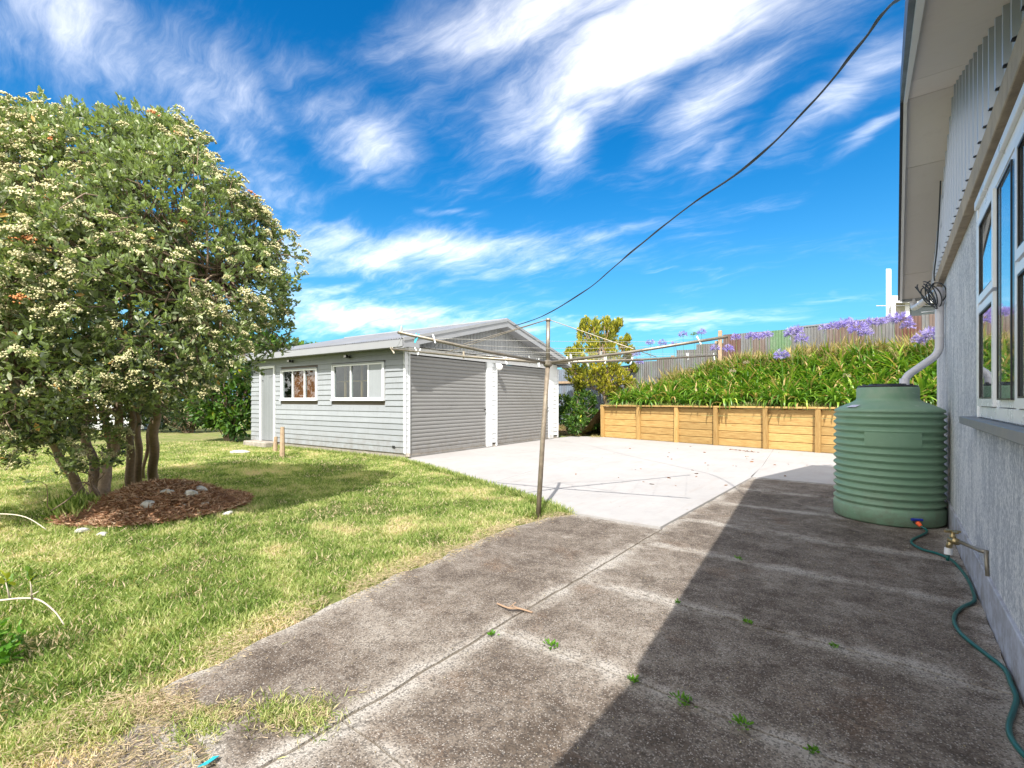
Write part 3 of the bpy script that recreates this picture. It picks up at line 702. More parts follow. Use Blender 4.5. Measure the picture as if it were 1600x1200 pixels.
# roof: two corrugated sheets, fascia, barge boards, ridge
OVF, OVB = -.30, GD + .25; OVX0, OVX1 = -.33, GW + .33
for sgn, xe in ((-1, OVX0), (1, OVX1)):
    b = MB(); n = int((OVB - OVF) / .0127)
    for k in range(n + 1):
        y = OVF + (OVB - OVF) * k / n; w = .012 * math.sin(2 * math.pi * y / .076)
        b.v += [(xe, y, rz(xe) + w), (RX, y, RZ + w)]
    b.f = [(2 * k, 2 * k + 2, 2 * k + 3, 2 * k + 1) for k in range(n)]
    b.build('roof_sheet', 'roofsteel', gar, smooth=True)
    bb = MB(); xa, xb = (xe + .02, RX) if sgn < 0 else (RX, xe - .02)
    bb.hexa([(xa, OVF - .012, rz(xa) - .185), (xb, OVF - .012, rz(xb) - .185), (xb, OVF + .016, rz(xb) - .185), (xa, OVF + .016, rz(xa) - .185),
             (xa, OVF - .012, rz(xa) - .02), (xb, OVF - .012, rz(xb) - .02), (xb, OVF + .016, rz(xb) - .02), (xa, OVF + .016, rz(xa) - .02)])
    bb.build('barge_board', 'fascia', gar)
    bc = MB()
    bc.hexa([(xa, OVF - .03, rz(xa) - .05), (xb, OVF - .03, rz(xb) - .05), (xb, OVF - .013, rz(xb) - .05), (xa, OVF - .013, rz(xa) - .05),
             (xa, OVF - .03, rz(xa) + .018), (xb, OVF - .03, rz(xb) + .018), (xb, OVF + .06, rz(xb) + .03), (xa, OVF + .06, rz(xa) + .03)])
    bc.build('barge_flashing', 'roofsteel', gar)
    bs = MB(); bs.hexa([(xa, OVF + .016, rz(xa) - .19), (xb, OVF + .016, rz(xb) - .19), (xb, -.001, rz(xb) - .19), (xa, -.001, rz(xa) - .19),
                        (xa, OVF + .016, rz(xa) - .178), (xb, OVF + .016, rz(xb) - .178), (xb, -.001, rz(xb) - .178), (xa, -.001, rz(xa) - .178)])
    bs.build('soffit', 'fascia', gar)
    xf = xe + .03 if sgn < 0 else xe - .03
    MB().cbox(min(xf, xf + sgn * .022), max(xf, xf + sgn * .022), OVF + .02, OVB - .02, 2.245, rz(xf) - .014, .003).build('fascia_board', 'fascia', gar)
    MB().box(min(xf, 0 if sgn < 0 else GW), max(xf, 0 if sgn < 0 else GW), OVF + .02, OVB - .02, 2.268, 2.276).build('soffit', 'fascia', gar)
MB().tube([(RX, OVF, RZ + .012), (RX, OVB, RZ + .012)], .03, 8).build('ridge_cap', 'roofsteel', gar)
MB().cbox(-.31, .12, OVF - .013, OVF + .02, 2.245, 2.38, .003).build('eave_return', 'fascia', gar)
# side windows
def gwin(y0, y1, z0, z1, mull, board=None):
    fr = MB(); xo, xi = -.002, .06
    for a in ((y0, y1, z0, z0 + .035), (y0, y1, z1 - .035, z1)): fr.box(xo, xi, a[0], a[1], a[2], a[3])
    for yy in (y0, y1 - .035): fr.box(xo, xi, yy, yy + .035, z0 + .035, z1 - .035)
    for yy in mull: fr.box(xo + .004, xi, yy - .018, yy + .018, z0 + .035, z1 - .035)
    w = fr.build('window', 'white', gar)
    MB().cbox(-.045, .03, y0 - .05, y1 + .05, z0 - .04, z0 - .002, .004).build('sill', 'white', w)
    MB().cbox(-.022, .03, y0 - .04, y1 + .04, z1 + .002, z1 + .028, .003).build('head_trim', 'board', w)
    for yy in (y0 - .042, y1 + .002): MB().cbox(-.014, .03, yy, yy + .040, z0, z1, .003).build('side_trim', 'board_white', w)
    cuts = [y0 + .017] + list(mull) + [y1 - .017]
    for k in range(len(cuts) - 1):
        if board is not None and k == board:
            MB().cbox(.012, .03, cuts[k] + .018, cuts[k + 1] - .018, z0 + .03, z1 - .03, .002).build('board_panel', 'board', w)
        else:
            MB().box(.028, .032, cuts[k] + .018, cuts[k + 1] - .018, z0 + .035, z1 - .035).build('pane', 'glass', w)
    return w
gwin(3.05, 4.55, 1.22, 1.96, (3.55, 4.07))
gwin(.66, 2.39, 1.22, 2.0, (1.14, 1.75), board=0)
def curtain(y0, y1, z0, z1, x=.14):
    b = MB(); n = 30
    for k in range(n + 1):
        y = y0 + (y1 - y0) * k / n; w = .02 * math.sin(k * 1.1); b.v += [(x + w, y, z0), (x + w, y, z1)]
    b.f = [(2 * k, 2 * k + 1, 2 * k + 3, 2 * k + 2) for k in range(n)]
    b.build('curtain', 'curtain', gar, smooth=True)
curtain(3.04, 3.54, 1.2, 1.98, .07); curtain(3.60, 4.10, 1.2, 1.98, .07)
MB().box(.2, .24, 2.2, 2.24, 1.2, 2.0).box(.2, .24, 1.6, 1.64, 1.2, 2.0).box(.2, .24, .8, 4.5, 1.62, 1.65).build('shelf_frame', 'pinev', gar)
# side door
MB().box(.012, .05, 4.935, 5.535, .12, 2.02).build('door_core', 'doorgrey', gar)
dd = MB().box(.012, .02, 4.93, 5.54, .125, 2.02); door = dd.build('door', 'doorgrey', gar)
y = 4.94
while y < 5.52:
    MB().cbox(-.0, .012, y + .003, y + .083, .13, 2.015, .003).build('door_board', 'doorgrey', door); y += .085
MB().tube([(-.03, 5.45, 1.72), (-.0, 5.45, 1.72)], .012, 6).build('handle', 'black', door)
MB().cbox(-.02, .03, 5.543, 5.60, PZ - .02, 2.10, .003).build('door_trim', 'white', gar)
MB().cbox(-.02, .03, 4.862, 4.925, PZ - .02, 2.10, .003).build('door_trim', 'white', gar)
MB().cbox(-.022, .03, 4.926, 5.542, 2.035, 2.10, .003).build('door_trim', 'white', gar)
# security lights, globe lamp, vent
for y in (4.05, 1.78):
    b = MB(); b.cbox(-.02, .01, y - .03, y + .03, 2.14, 2.20, .003); b.tube([(-.02, y, 2.17), (-.07, y, 2.18)], .008, 6)
    b.cbox(-.12, -.06, y - .05, y + .05, 2.14, 2.21, .01)
    l = b.build('security_light', 'black', gar); MB().box(-.123, -.1205, y - .04, y + .04, 2.15, 2.20).build('lens', 'labelw', l)
b = MB(); b.tube([(3.08, -.01, 2.12), (3.08, -.09, 2.12), (3.08, -.12, 2.09)], .022, 10)
l = b.build('globe_lamp', 'white', gar); MB().ball((3.10, -.14, 2.045), .085, 18, 12).build('globe', 'globe', l, smooth=True)
MB().cbox(-.004, .006, .29, .37, .20, .25, .002).build('wall_vent', 'black', gar)
b = MB(); pts = [(-.34, 4.4 + k * .08, 2.27 + .06 * math.sin(k * .7)) for k in range(8)]; b.tube(pts, .006, 6); b.build('loose_cable', 'cable', gar)

# doorstep, stumps, pale slab by the side door
b = MB(); p0 = GL(-.38, 5.2)
o = MB().cbox(-.33, .02, 4.75, 5.85, -.04, .115, .02).build('doorstep', 'step', None)
o.location = G0; o.rotation_euler = (0, 0, GANG); tag(o, 'rough brown concrete doorstep under the narrow side door of the garage', 'step')
def lump(name, c, r, mat, seed, sq=(1, 1, .6), n=14, m_=9):
    b = MB(); b.ball((0, 0, 0), 1, n, m_)
    q = []
    for x, y, z in b.v:
        k = .75 + .45 * float(vn(x * 1.3 + z, y * 1.3 - z * .7, 1.2, seed)) + .12 * float(vn(x * 4, y * 4 + z * 3, 1.3, seed + 1)); q.append((x * k * r * sq[0], y * k * r * sq[1], z * k * r * sq[2]))
    b.v = q; return b.build(name, mat, None, smooth=False, loc=c)
b = MB(); b.tube([(0, 0, -.05), (.01, .0, .3), (-.01, .01, .62)], [.055, .048, .042], 9)
p = gp(441, 712); o = b.build('wooden_stump', 'oldwood', loc=tuple(p)); tag(o, 'tall weathered wooden stump post in front of the garage windows', 'post')
b = MB(); b.tube([(0, 0, -.05), (.0, .01, .33)], [.05, .042], 9)
p = gp(430, 704); o = b.build('wooden_stump', 'oldwood', loc=tuple(p)); tag(o, 'short dark wooden stub post beside the garage doorstep', 'post')
o = lump('flat_stone', tuple(gp(375, 706) + Vector((0, 0, .0))), .2, 'stone', 5, (1.1, .9, .2)); tag(o, 'flat pale stone lying in the lawn left of the garage doorstep', 'stone')

# ------------------------------------------------------------------ retaining wall
rw = thing('retaining_wall', 'new yellow pine retaining wall with posts and cap along the concrete', 'retaining wall', tuple(RW0), math.atan2(RWD.y, RWD.x))
RWL = 10.2; PH = .196
plank_x = []
post_x = [-.02]
for pxs in (999, 1058, 1120, 1197.5, 1279):
    d = ray(pxs, 700); d2 = Vector((d.x, d.y)); # intersection with the wall line
    A_ = np.array([[d.x, -RWD.x], [d.y, -RWD.y]]); k_ = np.linalg.solve(A_, np.array([RW0.x, RW0.y])); post_x.append(float(k_[1]))
while post_x[-1] < RWL - 1.2: post_x.append(post_x[-1] + 1.2)
for i in range(len(post_x) - 1):
    for r_ in range(5):
        L = post_x[i + 1] - post_x[i]; z0 = .005 + r_ * PH
        me = MB().cbox(-L / 2 + .002, L / 2 - .002, -.024, .024, 0, PH - .009, .010).mesh('plank', M['pine'])
        o = link('plank', me, rw, (post_x[i] + L / 2, .03 + random.uniform(-.004, .004), z0), (random.uniform(-.01, .01), 0, random.uniform(-.002, .002)))
pm = MB().cbox(-.055, .055, -.045, .045, -.1, .995, .008).mesh('post', M['pinev'])
for i, x in enumerate(post_x): link('post', pm, rw, (x + (.05 if i == 0 else 0), -.045, 0), (random.uniform(-.008, .008), random.uniform(-.006, .006), 0))
for x0, x1 in ((-.03, 3.6), (3.603, 7.2), (7.203, RWL)):
    me = MB().cbox(-(x1 - x0) / 2, (x1 - x0) / 2, -.10, .06, 0, .045, .006).mesh('cap_board', M['pine']); link('cap_board', me, rw, ((x0 + x1) / 2, 0, .998))
MB().box(-.03, -.0, .03, 1.2, 0, .9).build('end_board', 'pine', rw)

# ------------------------------------------------------------------ corrugated fence along the top of the bank
FA = at(868, 625, 19.); FA.z = 0; FB = at(1500, 625, 12.3); FB.z = 0
FD = (FB - FA); FL = FD.length; FD.normalize()
fence = thing('corrugated_fence', 'patchwork corrugated iron fence of grey green and rusty sheets along the bank', 'fence', tuple(FA), math.atan2(FD.y, FD.x))
def fence_s(px):
    d = ray(px, 625); A_ = np.array([[d.x, -FD.x], [d.y, -FD.y]]); k_ = np.linalg.solve(A_, np.array([FA.x, FA.y])); return float(k_[1]), float(k_[0])
def fence_top(px, py): s, dep = fence_s(px); return s, EYE + (HZ - py) / FOC * dep
marks = [  # px start, px end, py start, py end, material
    (840, 925, 577, 577, 'sh_blue'), (925, 992, 575, 570, 'sh_blue'), (992, 1026, 565, 564, 'sh_pale'), (1026, 1057, 562, 560, 'sh_grey'), (1057, 1088, 547, 546, 'sh_pale'),
    (1088, 1130, 538, 536, 'sh_grey'), (1130, 1158, 523, 521, 'sh_rust'), (1158, 1176, 521, 519, 'sh_pale'), (1176, 1196, 519, 518, 'sh_brown'), (1196, 1203, 518, 517, 'sh_pale'),
    (1203, 1236, 517, 514, 'sh_green'), (1236, 1292, 513, 508, 'sh_pale'), (1292, 1350, 507, 501, 'sh_brown'), (1350, 1384, 500, 497, 'sh_grey'),
    (1384, 1398, 497, 496, 'sh_pale'), (1398, 1440, 496, 493, 'sh_rust'), (1440, 1452, 492, 491, 'sh_pale'), (1452, 1520, 491, 485, 'sh_brown'), (1520, 1600, 485, 480, 'sh_grey')]
def tsof(s):  # fence position -> bank parameters
    p = FA + FD * s - RW0; return p.dot(RWD), p.dot(RWN)
for a, c, ya, yc, mt in marks:
    s0, z0 = fence_top(a, ya); s1, z1 = fence_top(c, yc); n = max(6, int((s1 - s0) / .0127))
    b = MB(); base = min(float(bank_z(*tsof(s0))), float(bank_z(*tsof(s1)))) - .25
    for k in range(n + 1):
        s = s0 + (s1 - s0) * k / n; w = .011 * math.sin(2 * math.pi * s / .076); zt = z0 + (z1 - z0) * k / n
        b.v += [(s, w, base), (s, w, zt)]
    b.f = [(2 * k, 2 * k + 2, 2 * k + 3, 2 * k + 1) for k in range(n)]
    b.build('sheet', mt, fence, smooth=True)
s0, z0 = fence_top(860, 598); s1, z1 = fence_top(950, 596)
MB().cbox(s0 - .5, s1, -.07, -.02, z0 - .05, z0 + .04, .004).build('rail', 'oldwood', fence)
for k in range(9):
    s = .3 + k * (FL - .5) / 8; MB().cbox(s - .05, s + .05, .03, .12, float(bank_z(*tsof(s))) - .3, float(bank_z(*tsof(s))) + 1.1, .004).build('fence_post', 'oldwood', fence)
s, zt = fence_top(1126, 517); MB().cbox(s - .055, s + .055, -.13, -.02, .9, zt, .006).build('fence_post', 'oldwood', fence)
s, z0 = fence_top(1236, 513); s2, z2 = fence_top(1384, 497)
MB().hexa([(s, -.02, z0 - .01), (s2, -.02, z2 - .01), (s2, .03, z2 - .01), (s, .03, z0 - .01), (s, -.02, z0 + .035), (s2, -.02, z2 + .035), (s2, .03, z2 + .035), (s, .03, z0 + .035)]).build('rail', 'sill', fence)

# ------------------------------------------------------------------ house at the right
HX = .415; AY, AZ, SL = 4.95, 3.60, .31
hs = thing('house', 'plastered house gable end with blue grey ribbed cladding white window and soffit', 'house', (HX, 7.9, 0))
def sof(y): return AZ - (.36 if y < AY else .34) * abs(y - AY)
def hb(name, mat, *a, bev=0., par=None, smooth=False):
    b = MB(); (b.cbox(*a, bev) if bev else b.box(*a)); 
    o = b.build(name, mat, hs, world=True)
    if par is not None: o.parent = par
    return o
WY0, WY1, WZ0, WZ1 = 2.30, 4.03, 1.10, 2.36
b = MB()
for y0, y1, z0, z1 in ((-5, WY0, .22, 2.46), (WY0, WY1, .22, WZ0), (WY0, WY1, WZ1, 2.46), (WY1, 7.9, .22, 2.46)): b.box(HX, HX + .14, y0, y1, z0, z1)
b.box(HX + .14, 9., 7.76, 7.9, .22, 2.7)
b.box(8.86, 9., -5, 7.76, .22, 2.7); b.box(HX + .14, 8.86, -5, -4.86, .22, 2.46)
b.build('wall', 'plaster', hs, world=True)
hb('plinth', 'plinth', HX - .014, HX + .2, -5, 7.905, -.05, .222, bev=.004)
hb('interior_lining', 'room', HX + .15, 8.8, -4.8, 7.7, .3, .34)
hb('interior_lining', 'room', 3.2, 3.25, -4.8, 7.7, .34, 2.5)
hb('ceiling_lining', 'room', HX + .15, 8.8, -4.8, 7.7, 2.46, 2.5)
hb('band', 'band', HX - .052, HX + .1, -5, 7.92, 2.445, 2.578, bev=.004)
# ribbed cladding sheet: pans and ribs
b = MB(); y = -2.6; CX = .375; prof = []
while y < 7.9:
    prof += [(y, CX), (y + .125, CX), (y + .137, CX - .024), (y + .165, CX - .024), (y + .177, CX)]; y += .188
prof = [p_ for p_ in prof if p_[0] <= 7.92]
for k, (yy, xx) in enumerate(prof): b.v += [(xx, yy, 2.582), (xx, yy, max(2.58, sof(yy) + .02))]
b.f = [(2 * k, 2 * k + 1, 2 * k + 3, 2 * k + 2) for k in range(len(prof) - 1)]
b.build('cladding', 'clad', hs, world=True)
hb('cladding_backing', 'dark', HX - .012, HX + .08, -2.6, 7.9, 2.577, 2.66)
b = MB().add([(HX - .008, 2.25, 2.6), (HX - .008, 7.85, 2.6), (HX - .008, AY, AZ - .03)], [(0, 1, 2)]); b.build('gable_lining', 'dark', hs, world=True)
# soffit panels under the gable overhang
YN = .35; YF = 8.12; BX = .084
js = [YN, 2.25, 4.06, AY, 5.72, 7.52, YF]
for k in range(len(js) - 1):
    y0, y1 = js[k] + .003, js[k + 1] - .003
    MB().hexa([(BX, y0, sof(y0)), (.39, y0, sof(y0)), (.39, y1, sof(y1)), (BX, y1, sof(y1)), (BX, y0, sof(y0) + .012), (.39, y0, sof(y0) + .012), (.39, y1, sof(y1) + .012), (BX, y1, sof(y1) + .012)]).build('soffit_panel', 'soffit', hs, world=True)
def slopepiece(name, mat, x0, x1, y0, y1, dz0, dz1):
    MB().hexa([(x0, y0, sof(y0) + dz0), (x1, y0, sof(y0) + dz0), (x1, y1, sof(y1) + dz0), (x0, y1, sof(y1) + dz0), (x0, y0, sof(y0) + dz1), (x1, y0, sof(y0) + dz1), (x1, y1, sof(y1) + dz1), (x0, y1, sof(y1) + dz1)]).build(name, mat, hs, world=True)
for y0, y1 in ((YN, AY - .002), (AY + .002, YF)):
    slopepiece('barge_board', 'white', BX - .024, BX - .001, y0, y1, -.028, .13)
    slopepiece('roof_edge', 'black', BX - .045, BX - .0245, y0, y1, -.01, .165)
    slopepiece('roof_sheet', 'roofsteel', BX - .0, 9.3, y0, y1, .135, .165)
# lower lean-to part of the roof behind the camera
zl = sof(YN)
MB().box(BX - .03, 9.3, -4.5, YN - .003, zl - .05, zl + .12).build('lower_roof', 'soffit', hs, world=True)
hb('eave_fascia', 'fascia', BX, 9.2, YF + .002, YF + .022, sof(YF) - .03, sof(YF) + .14, bev=.003)
hb('eave_soffit', 'soffit', .39, 9.2, 7.9, YF, sof(7.9) - .06, sof(7.9) - .05)
b = MB(); gy = YF + .07
pr = [(YF + .024, .1), (YF + .024, -.0), (YF + .10, -.0), (YF + .125, .03), (YF + .125, .10)]
for x in (BX, 9.2):
    for yy, zz in pr: b.v.append((x, yy, sof(YF) + zz - .03))
b.f = [(k, k + 1, 6 + k, 5 + k) for k in range(4)] + [(0, 1, 2, 3, 4)]; b.build('gutter', 'white', hs, world=True)
# window
def hw(name, mat, x0, x1, y0, y1, z0, z1, par, bev=.003):
    o = MB().cbox(x0, x1, y0, y1, z0, z1, bev).build(name, mat, hs, world=True); o.parent = par; return o
wf = MB()
wf.box(HX - .012, HX + .06, WY0 - .03, WY1, WZ1 - .075, WZ1 + .0); wf.box(HX - .012, HX + .06, WY0 - .03, WY1, WZ0, WZ0 + .06)
wf.box(HX - .012, HX + .06, WY1 - .055, WY1, WZ0 + .06, WZ1 - .075); wf.box(HX - .012, HX + .06, WY0 - .03, WY0 + .03, WZ0 + .06, WZ1 - .075)
for ym in (3.40, 2.90): wf.box(HX - .008, HX + .06, ym - .03, ym + .03, WZ0 + .06, WZ1 - .075)
win = wf.build('window', 'upvc', hs, world=True)
def sash(y0, y1, z0, z1, fx=.0, fw=.042):
    s = MB(); xo = HX - .022 + fx; xi = HX + .03
    s.box(xo, xi, y0, y1, z0, z0 + fw); s.box(xo, xi, y0, y1, z1 - fw, z1); s.box(xo, xi, y0, y0 + fw, z0 + fw, z1 - fw); s.box(xo, xi, y1 - fw, y1, z0 + fw, z1 - fw)
    o = s.build('sash', 'upvc', hs, world=True); o.parent = win
    g = MB().box(HX - .012, HX - .008, y0 + fw, y1 - fw, z0 + fw, z1 - fw).build('pane', 'glass', hs, world=True); g.parent = win
    s2 = MB(); e = .008
    s2.box(HX - .020, HX - .013, y0 + fw, y1 - fw, z0 + fw, z0 + fw + e); s2.box(HX - .020, HX - .013, y0 + fw, y1 - fw, z1 - fw - e, z1 - fw)
    s2.box(HX - .020, HX - .013, y0 + fw, y0 + fw + e, z0 + fw + e, z1 - fw - e); s2.box(HX - .020, HX - .013, y1 - fw - e, y1 - fw, z0 + fw + e, z1 - fw - e)
    q = s2.build('seal', 'black', hs, world=True); q.parent = win
sash(3.435, 4.00, 1.165, 1.755); sash(3.435, 4.00, 1.775, 2.28); sash(2.935, 3.365, 1.165, 2.28, .014, .035); sash(2.335, 2.865, 1.165, 1.755); sash(2.335, 2.865, 1.775, 2.28)
hw('sill', 'sill', HX - .075, HX + .0, WY0 - .1, WY1 + .33, 1.045, 1.092, win)
hw('head_trim', 'upvc', HX - .03, HX - .001, WY0 - .06, WY1 + .04, WZ1 + .001, WZ1 + .05, win)
hw('window_trim', 'upvc', HX - .02, HX - .001, WY1 + .001, WY1 + .045, WZ0 - .005, WZ1, win)
# downpipe
def bez(pts, n=6):
    P = [Vector(p) for p in pts]; out = []
    for i in range(len(P) - 1):
        p0 = P[max(i - 1, 0)]; p1 = P[i]; p2 = P[i + 1]; p3 = P[min(i + 2, len(P) - 1)]
        for k in range(n):
            t = k / n; out.append(.5 * ((2 * p1) + (p2 - p0) * t + (2 * p0 - 5 * p1 + 4 * p2 - p3) * t * t + (3 * p1 - p0 - 3 * p2 + p3) * t ** 3))
    out.append(P[-1]); return out
def elbow(pts, r=.12, n=6):
    P = [Vector(p) for p in pts]; out = [P[0]]
    for i in range(1, len(P) - 1):
        a = (P[i - 1] - P[i]); c = (P[i + 1] - P[i]); ra = min(r, a.length / 2, c.length / 2); a.normalize(); c.normalize()
        A0 = P[i] + a * ra; C0 = P[i] + c * ra
        for k in range(n + 1):
            t = k / n; out.append((A0 * (1 - t) ** 2 + P[i] * 2 * t * (1 - t) + C0 * t * t))
    out.append(P[-1]); return out
TK = Vector((-.055, 6.2, 0)); TR = .455
PX, PY = .366, 6.6
pc = Vector((PX, PY, 1.68)); pt = Vector((PX, PY, 2.33)); pd = at(1413, 590, 4.98)
b = MB(); b.tube(elbow([(.20, 8.16, 2.62), (.20, 8.15, 2.40), (.25, 7.6, 2.36), (PX, PY, 2.35), pc, pd, Vector((pd.x, pd.y, 1.28))], .09), .036, 14)
dp = b.build('downpipe', 'pvc', hs, world=True, smooth=True)
for zz in (2.2, 1.86): 
    q = MB().lathe([(.037, zz - .012), (.041, zz - .012), (.041, zz + .012), (.037, zz + .012)], pt.x, pt.y, 14).build('pipe_bracket', 'pvc', hs, world=True); q.parent = dp
q = MB().tube([pd + Vector((0, 0, -.01)), Vector((pd.x, pd.y, 1.27))], .043, 14).build('pipe_socket', 'pvc', hs, world=True, smooth=True); q.parent = dp
# cable coil, cable, floodlight, rod
cc = Vector((.33, 6.62, 2.34)); b = MB(); 
for k in range(6):
    r1 = .085 + .015 * (k % 3); pts = []
    for a in range(25):
        an = a / 24 * 2 * math.pi; pts.append(cc + Vector((-.012 * k + .03 * math.sin(an * .5 + k), 0.9 * r1 * math.sin(an + k * .3), -r1 * .3 * (k % 2) - .03 + r1 * 1.25 * math.cos(an))) + Vector((-.07 * math.sin(an + k * .3) * .9, 0, 0)))
    b.tube(pts, .006, 6, False)
b.tube(bez([(.335, 5.9, 3.22), (.335, 6.1, 2.95), (.335, 6.4, 2.7), (.325, 6.6, 2.52), tuple(cc + Vector((0, 0, .1)))]), .006, 6)
b.build('cable_coil', 'cable', hs, world=True, smooth=True)
fl = at(1434, 460, 6.35); b = MB(); b.tube([fl + Vector((.04, 0, .07)), fl], .012, 8); b.tube([fl, fl + Vector((-.10, .02, -.07))], [.03, .045], 10); b.ball(tuple(fl + Vector((.05, 0, .06))), .045, 10, 6, (1, 1, .6))
b.build('spotlight', 'black', hs, world=True)
b = MB(); b.tube([at(1369, 478, 6.6), at(1466, 477, 6.12)], .006, 6); b.tube([at(1440, 488, 6.5), at(1466, 485, 6.12)], .005, 6); b.build('steel_rod', 'white', hs, world=True)

# tap on the wall
tp = thing('garden_tap', 'old brass garden tap on a pipe sticking out of the plaster wall', 'tap', (HX, 3.76, 0))
b = MB(); b.tube(elbow([(HX + .0, 3.76, .345), (HX - .03, 3.77, .345), (.315, 3.97, .335)], .03), .011, 10); b.tube([(HX - .01, 3.72, .22), (HX - .012, 3.76, .35)], .009, 8); b.build('pipe', 'galv', tp, world=True, smooth=True)
TX = Vector((.305, 3.985, .33))
b = MB(); b.tube([TX, TX + Vector((-.03, .04, 0))], [.02, .023], 10); b.tube([TX + Vector((-.02, .03, 0)), TX + Vector((-.022, .03, .05))], [.019, .011], 8); b.tube([TX + Vector((-.025, .035, 0)), TX + Vector((-.035, .035, -.03)), TX + Vector((-.04, .03, -.055))], [.018, .016, .016], 10)
b.build('tap_body', 'brass', tp, world=True, smooth=True)
b = MB(); b.tube([TX + Vector((-.06, .01, .055)), TX + Vector((.015, .05, .055))], .008, 6); b.tube([TX + Vector((0, 0, .055)), TX + Vector((-.045, .06, .055))], .008, 6); b.build('tap_handle', 'brass', tp, world=True)
b = MB(); b.tube([TX + Vector((-.04, .03, -.05)), TX + Vector((-.042, .028, -.09))], .02, 12); b.build('hose_fitting', 'white', tp, world=True)
b = MB(); b.tube([TX + Vector((-.042, .028, -.09)), TX + Vector((-.045, .025, -.13))], .009, 8); b.build('hose_tail', 'hose', tp, world=True, smooth=True)

# ------------------------------------------------------------------ rain tank
tk = thing('rain_tank', 'ribbed green plastic rainwater tank against the house corner', 'rain tank', tuple(TK))
prof = [(0, .004), (TR - .02, .004), (TR, .02), (TR + .002, .14), (TR - .004, .155)]
z = .165
while z < 1.02:
    for a in range(8):
        prof.append((TR - .012 + .014 * math.sin(a / 8 * 2 * math.pi - 1.2) , z + .0705 * a / 8))
    z += .0705
prof += [(TR - .005, z), (TR - .01, z + .02), (TR - .05, z + .045), (.29, z + .10), (.262, z + .118), (.256, z + .14), (.256, z + .235), (.246, z + .250), (.0, z + .252)]
ZT = z + .252
b = MB(); b.lathe(prof, 0, 0, 96); tb = b.build('tank_body', 'tank', tk, smooth=True)
b = MB(); b.lathe([(.0, ZT + .03), (.15, ZT + .03), (.155, ZT + .018), (.235, ZT + .014), (.248, ZT + .008), (.248, ZT - .006), (.2, ZT - .006)], 0, 0, 48)
for k in range(6): a = k * math.pi / 3; b.cbox(.19 * math.cos(a) - .015, .19 * math.cos(a) + .015, .19 * math.sin(a) - .015, .19 * math.sin(a) + .015, ZT + .01, ZT + .03, .003)
b.build('lid', 'black', tk)
# blank moulded panel facing the camera
ang = math.atan2(-TK.y, -TK.x) + .10; b = MB(); n = 18; r0 = TR + .004
for zz, rr in ((.760, TR - .014), (.766, r0), (.888, r0), (.894, TR - .014)):
    for k in range(n + 1):
        a = ang + (k / n - .5) * .98; b.v.append((rr * math.cos(a), rr * math.sin(a), zz))
b.f = [(i * (n + 1) + k, i * (n + 1) + k + 1, (i + 1) * (n + 1) + k + 1, (i + 1) * (n + 1) + k) for i in range(3) for k in range(n)]
for kk in (0, n):
    a0 = len(b.v); a = ang + (kk / n - .5) * (1.0)
    b.v += [((TR - .016) * math.cos(a), (TR - .016) * math.sin(a), .760), ((TR - .016) * math.cos(a), (TR - .016) * math.sin(a), .894)]
    b.f.append((a0, a0 + 1, 2 * (n + 1) + kk, (n + 1) + kk))
b.build('moulded_panel', 'tank', tk)
# embossed dashes where the moulded name stands (illegible in the photograph)
b = MB()
for k in range(11):
    a = ang - .36 + k * .072; rr = TR + .0045
    for q_ in range(1):
        w_ = .010
        p0 = Vector((rr * math.cos(a - w_ / 2 / TR * 1.6), rr * math.sin(a - w_ / 2 / TR * 1.6), .805)); p1 = Vector((rr * math.cos(a + w_ / 2 / TR * 1.6), rr * math.sin(a + w_ / 2 / TR * 1.6), .805))
        o_ = Vector((math.cos(a), math.sin(a), 0)) * .002
        b.hexa([p0, p1, p1 - o_, p0 - o_, p0 + Vector((0, 0, .035)), p1 + Vector((0, 0, .035)), p1 - o_ + Vector((0, 0, .035)), p0 - o_ + Vector((0, 0, .035))])
b.build('embossed_lettering', 'tank', tk)
# sticker on the shoulder, left
a = ang - .85; b = MB(); q = []
for rr, zz in ((.36, 0), (.43, 0)):
    for da in (-.13, .13):
        zz_ = np.interp(rr, [.29, TR - .05], [z + .10, z + .045]) + .003; q.append((rr * math.cos(a + da), rr * math.sin(a + da), zz_))
b.add(q, [(0, 1, 3, 2)]); b.build('sticker', 'labelw', tk)
oa = math.atan2(-TK.y, -TK.x) + .0
opx = gp(1418, 822); 
od = Vector((opx.x - TK.x, opx.y - TK.y, 0)).normalized(); os_ = Vector((-od.y, od.x, 0))
b = MB(); b.tube([od * (TR - .01) + Vector((0, 0, .07)), od * (TR + .045) + Vector((0, 0, .07))], .02, 10); b.build('outlet', 'black', tk)
b = MB(); p = od * (TR + .03) + Vector((0, 0, .095)); b.tube([p - os_ * .045, p + os_ * .045], .012, 8); b.build('valve_handle', 'blue', tk)
b = MB(); b.tube([od * (TR + .045) + Vector((0, 0, .068)), od * (TR + .09) + Vector((0, 0, .05))], [.02, .013], 10); b.build('connector', 'orange', tk)

# hose
hp = [TK + od * (TR + .085) + Vector((0, 0, .052)), TK + od * (TR + .17) + Vector((0, 0, .02))]
for q in ((1424, 845), (1438, 857), (1462, 864), (1484, 873), (1500, 888), (1517, 908), (1525, 926), (1522, 939), (1505, 948), (1493, 959), (1491, 972), (1500, 988), (1520, 1006), (1545, 1025), (1570, 1046), (1584, 1068), (1588, 1090), (1583, 1112), (1577, 1130), (1578, 1148), (1590, 1168), (1606, 1186), (1640, 1225)):
    p = gp(*q, .011); p.x = min(p.x, HX - .032); hp.append(p)
o = MB().tube(bez(hp, 6), .0095, 10).build('garden_hose', 'hose', world=True, loc=tuple(Vector((hp[5].x, hp[5].y, 0))), smooth=True)
tag(o, 'dark green garden hose snaking along the foot of the plaster wall', 'hose')

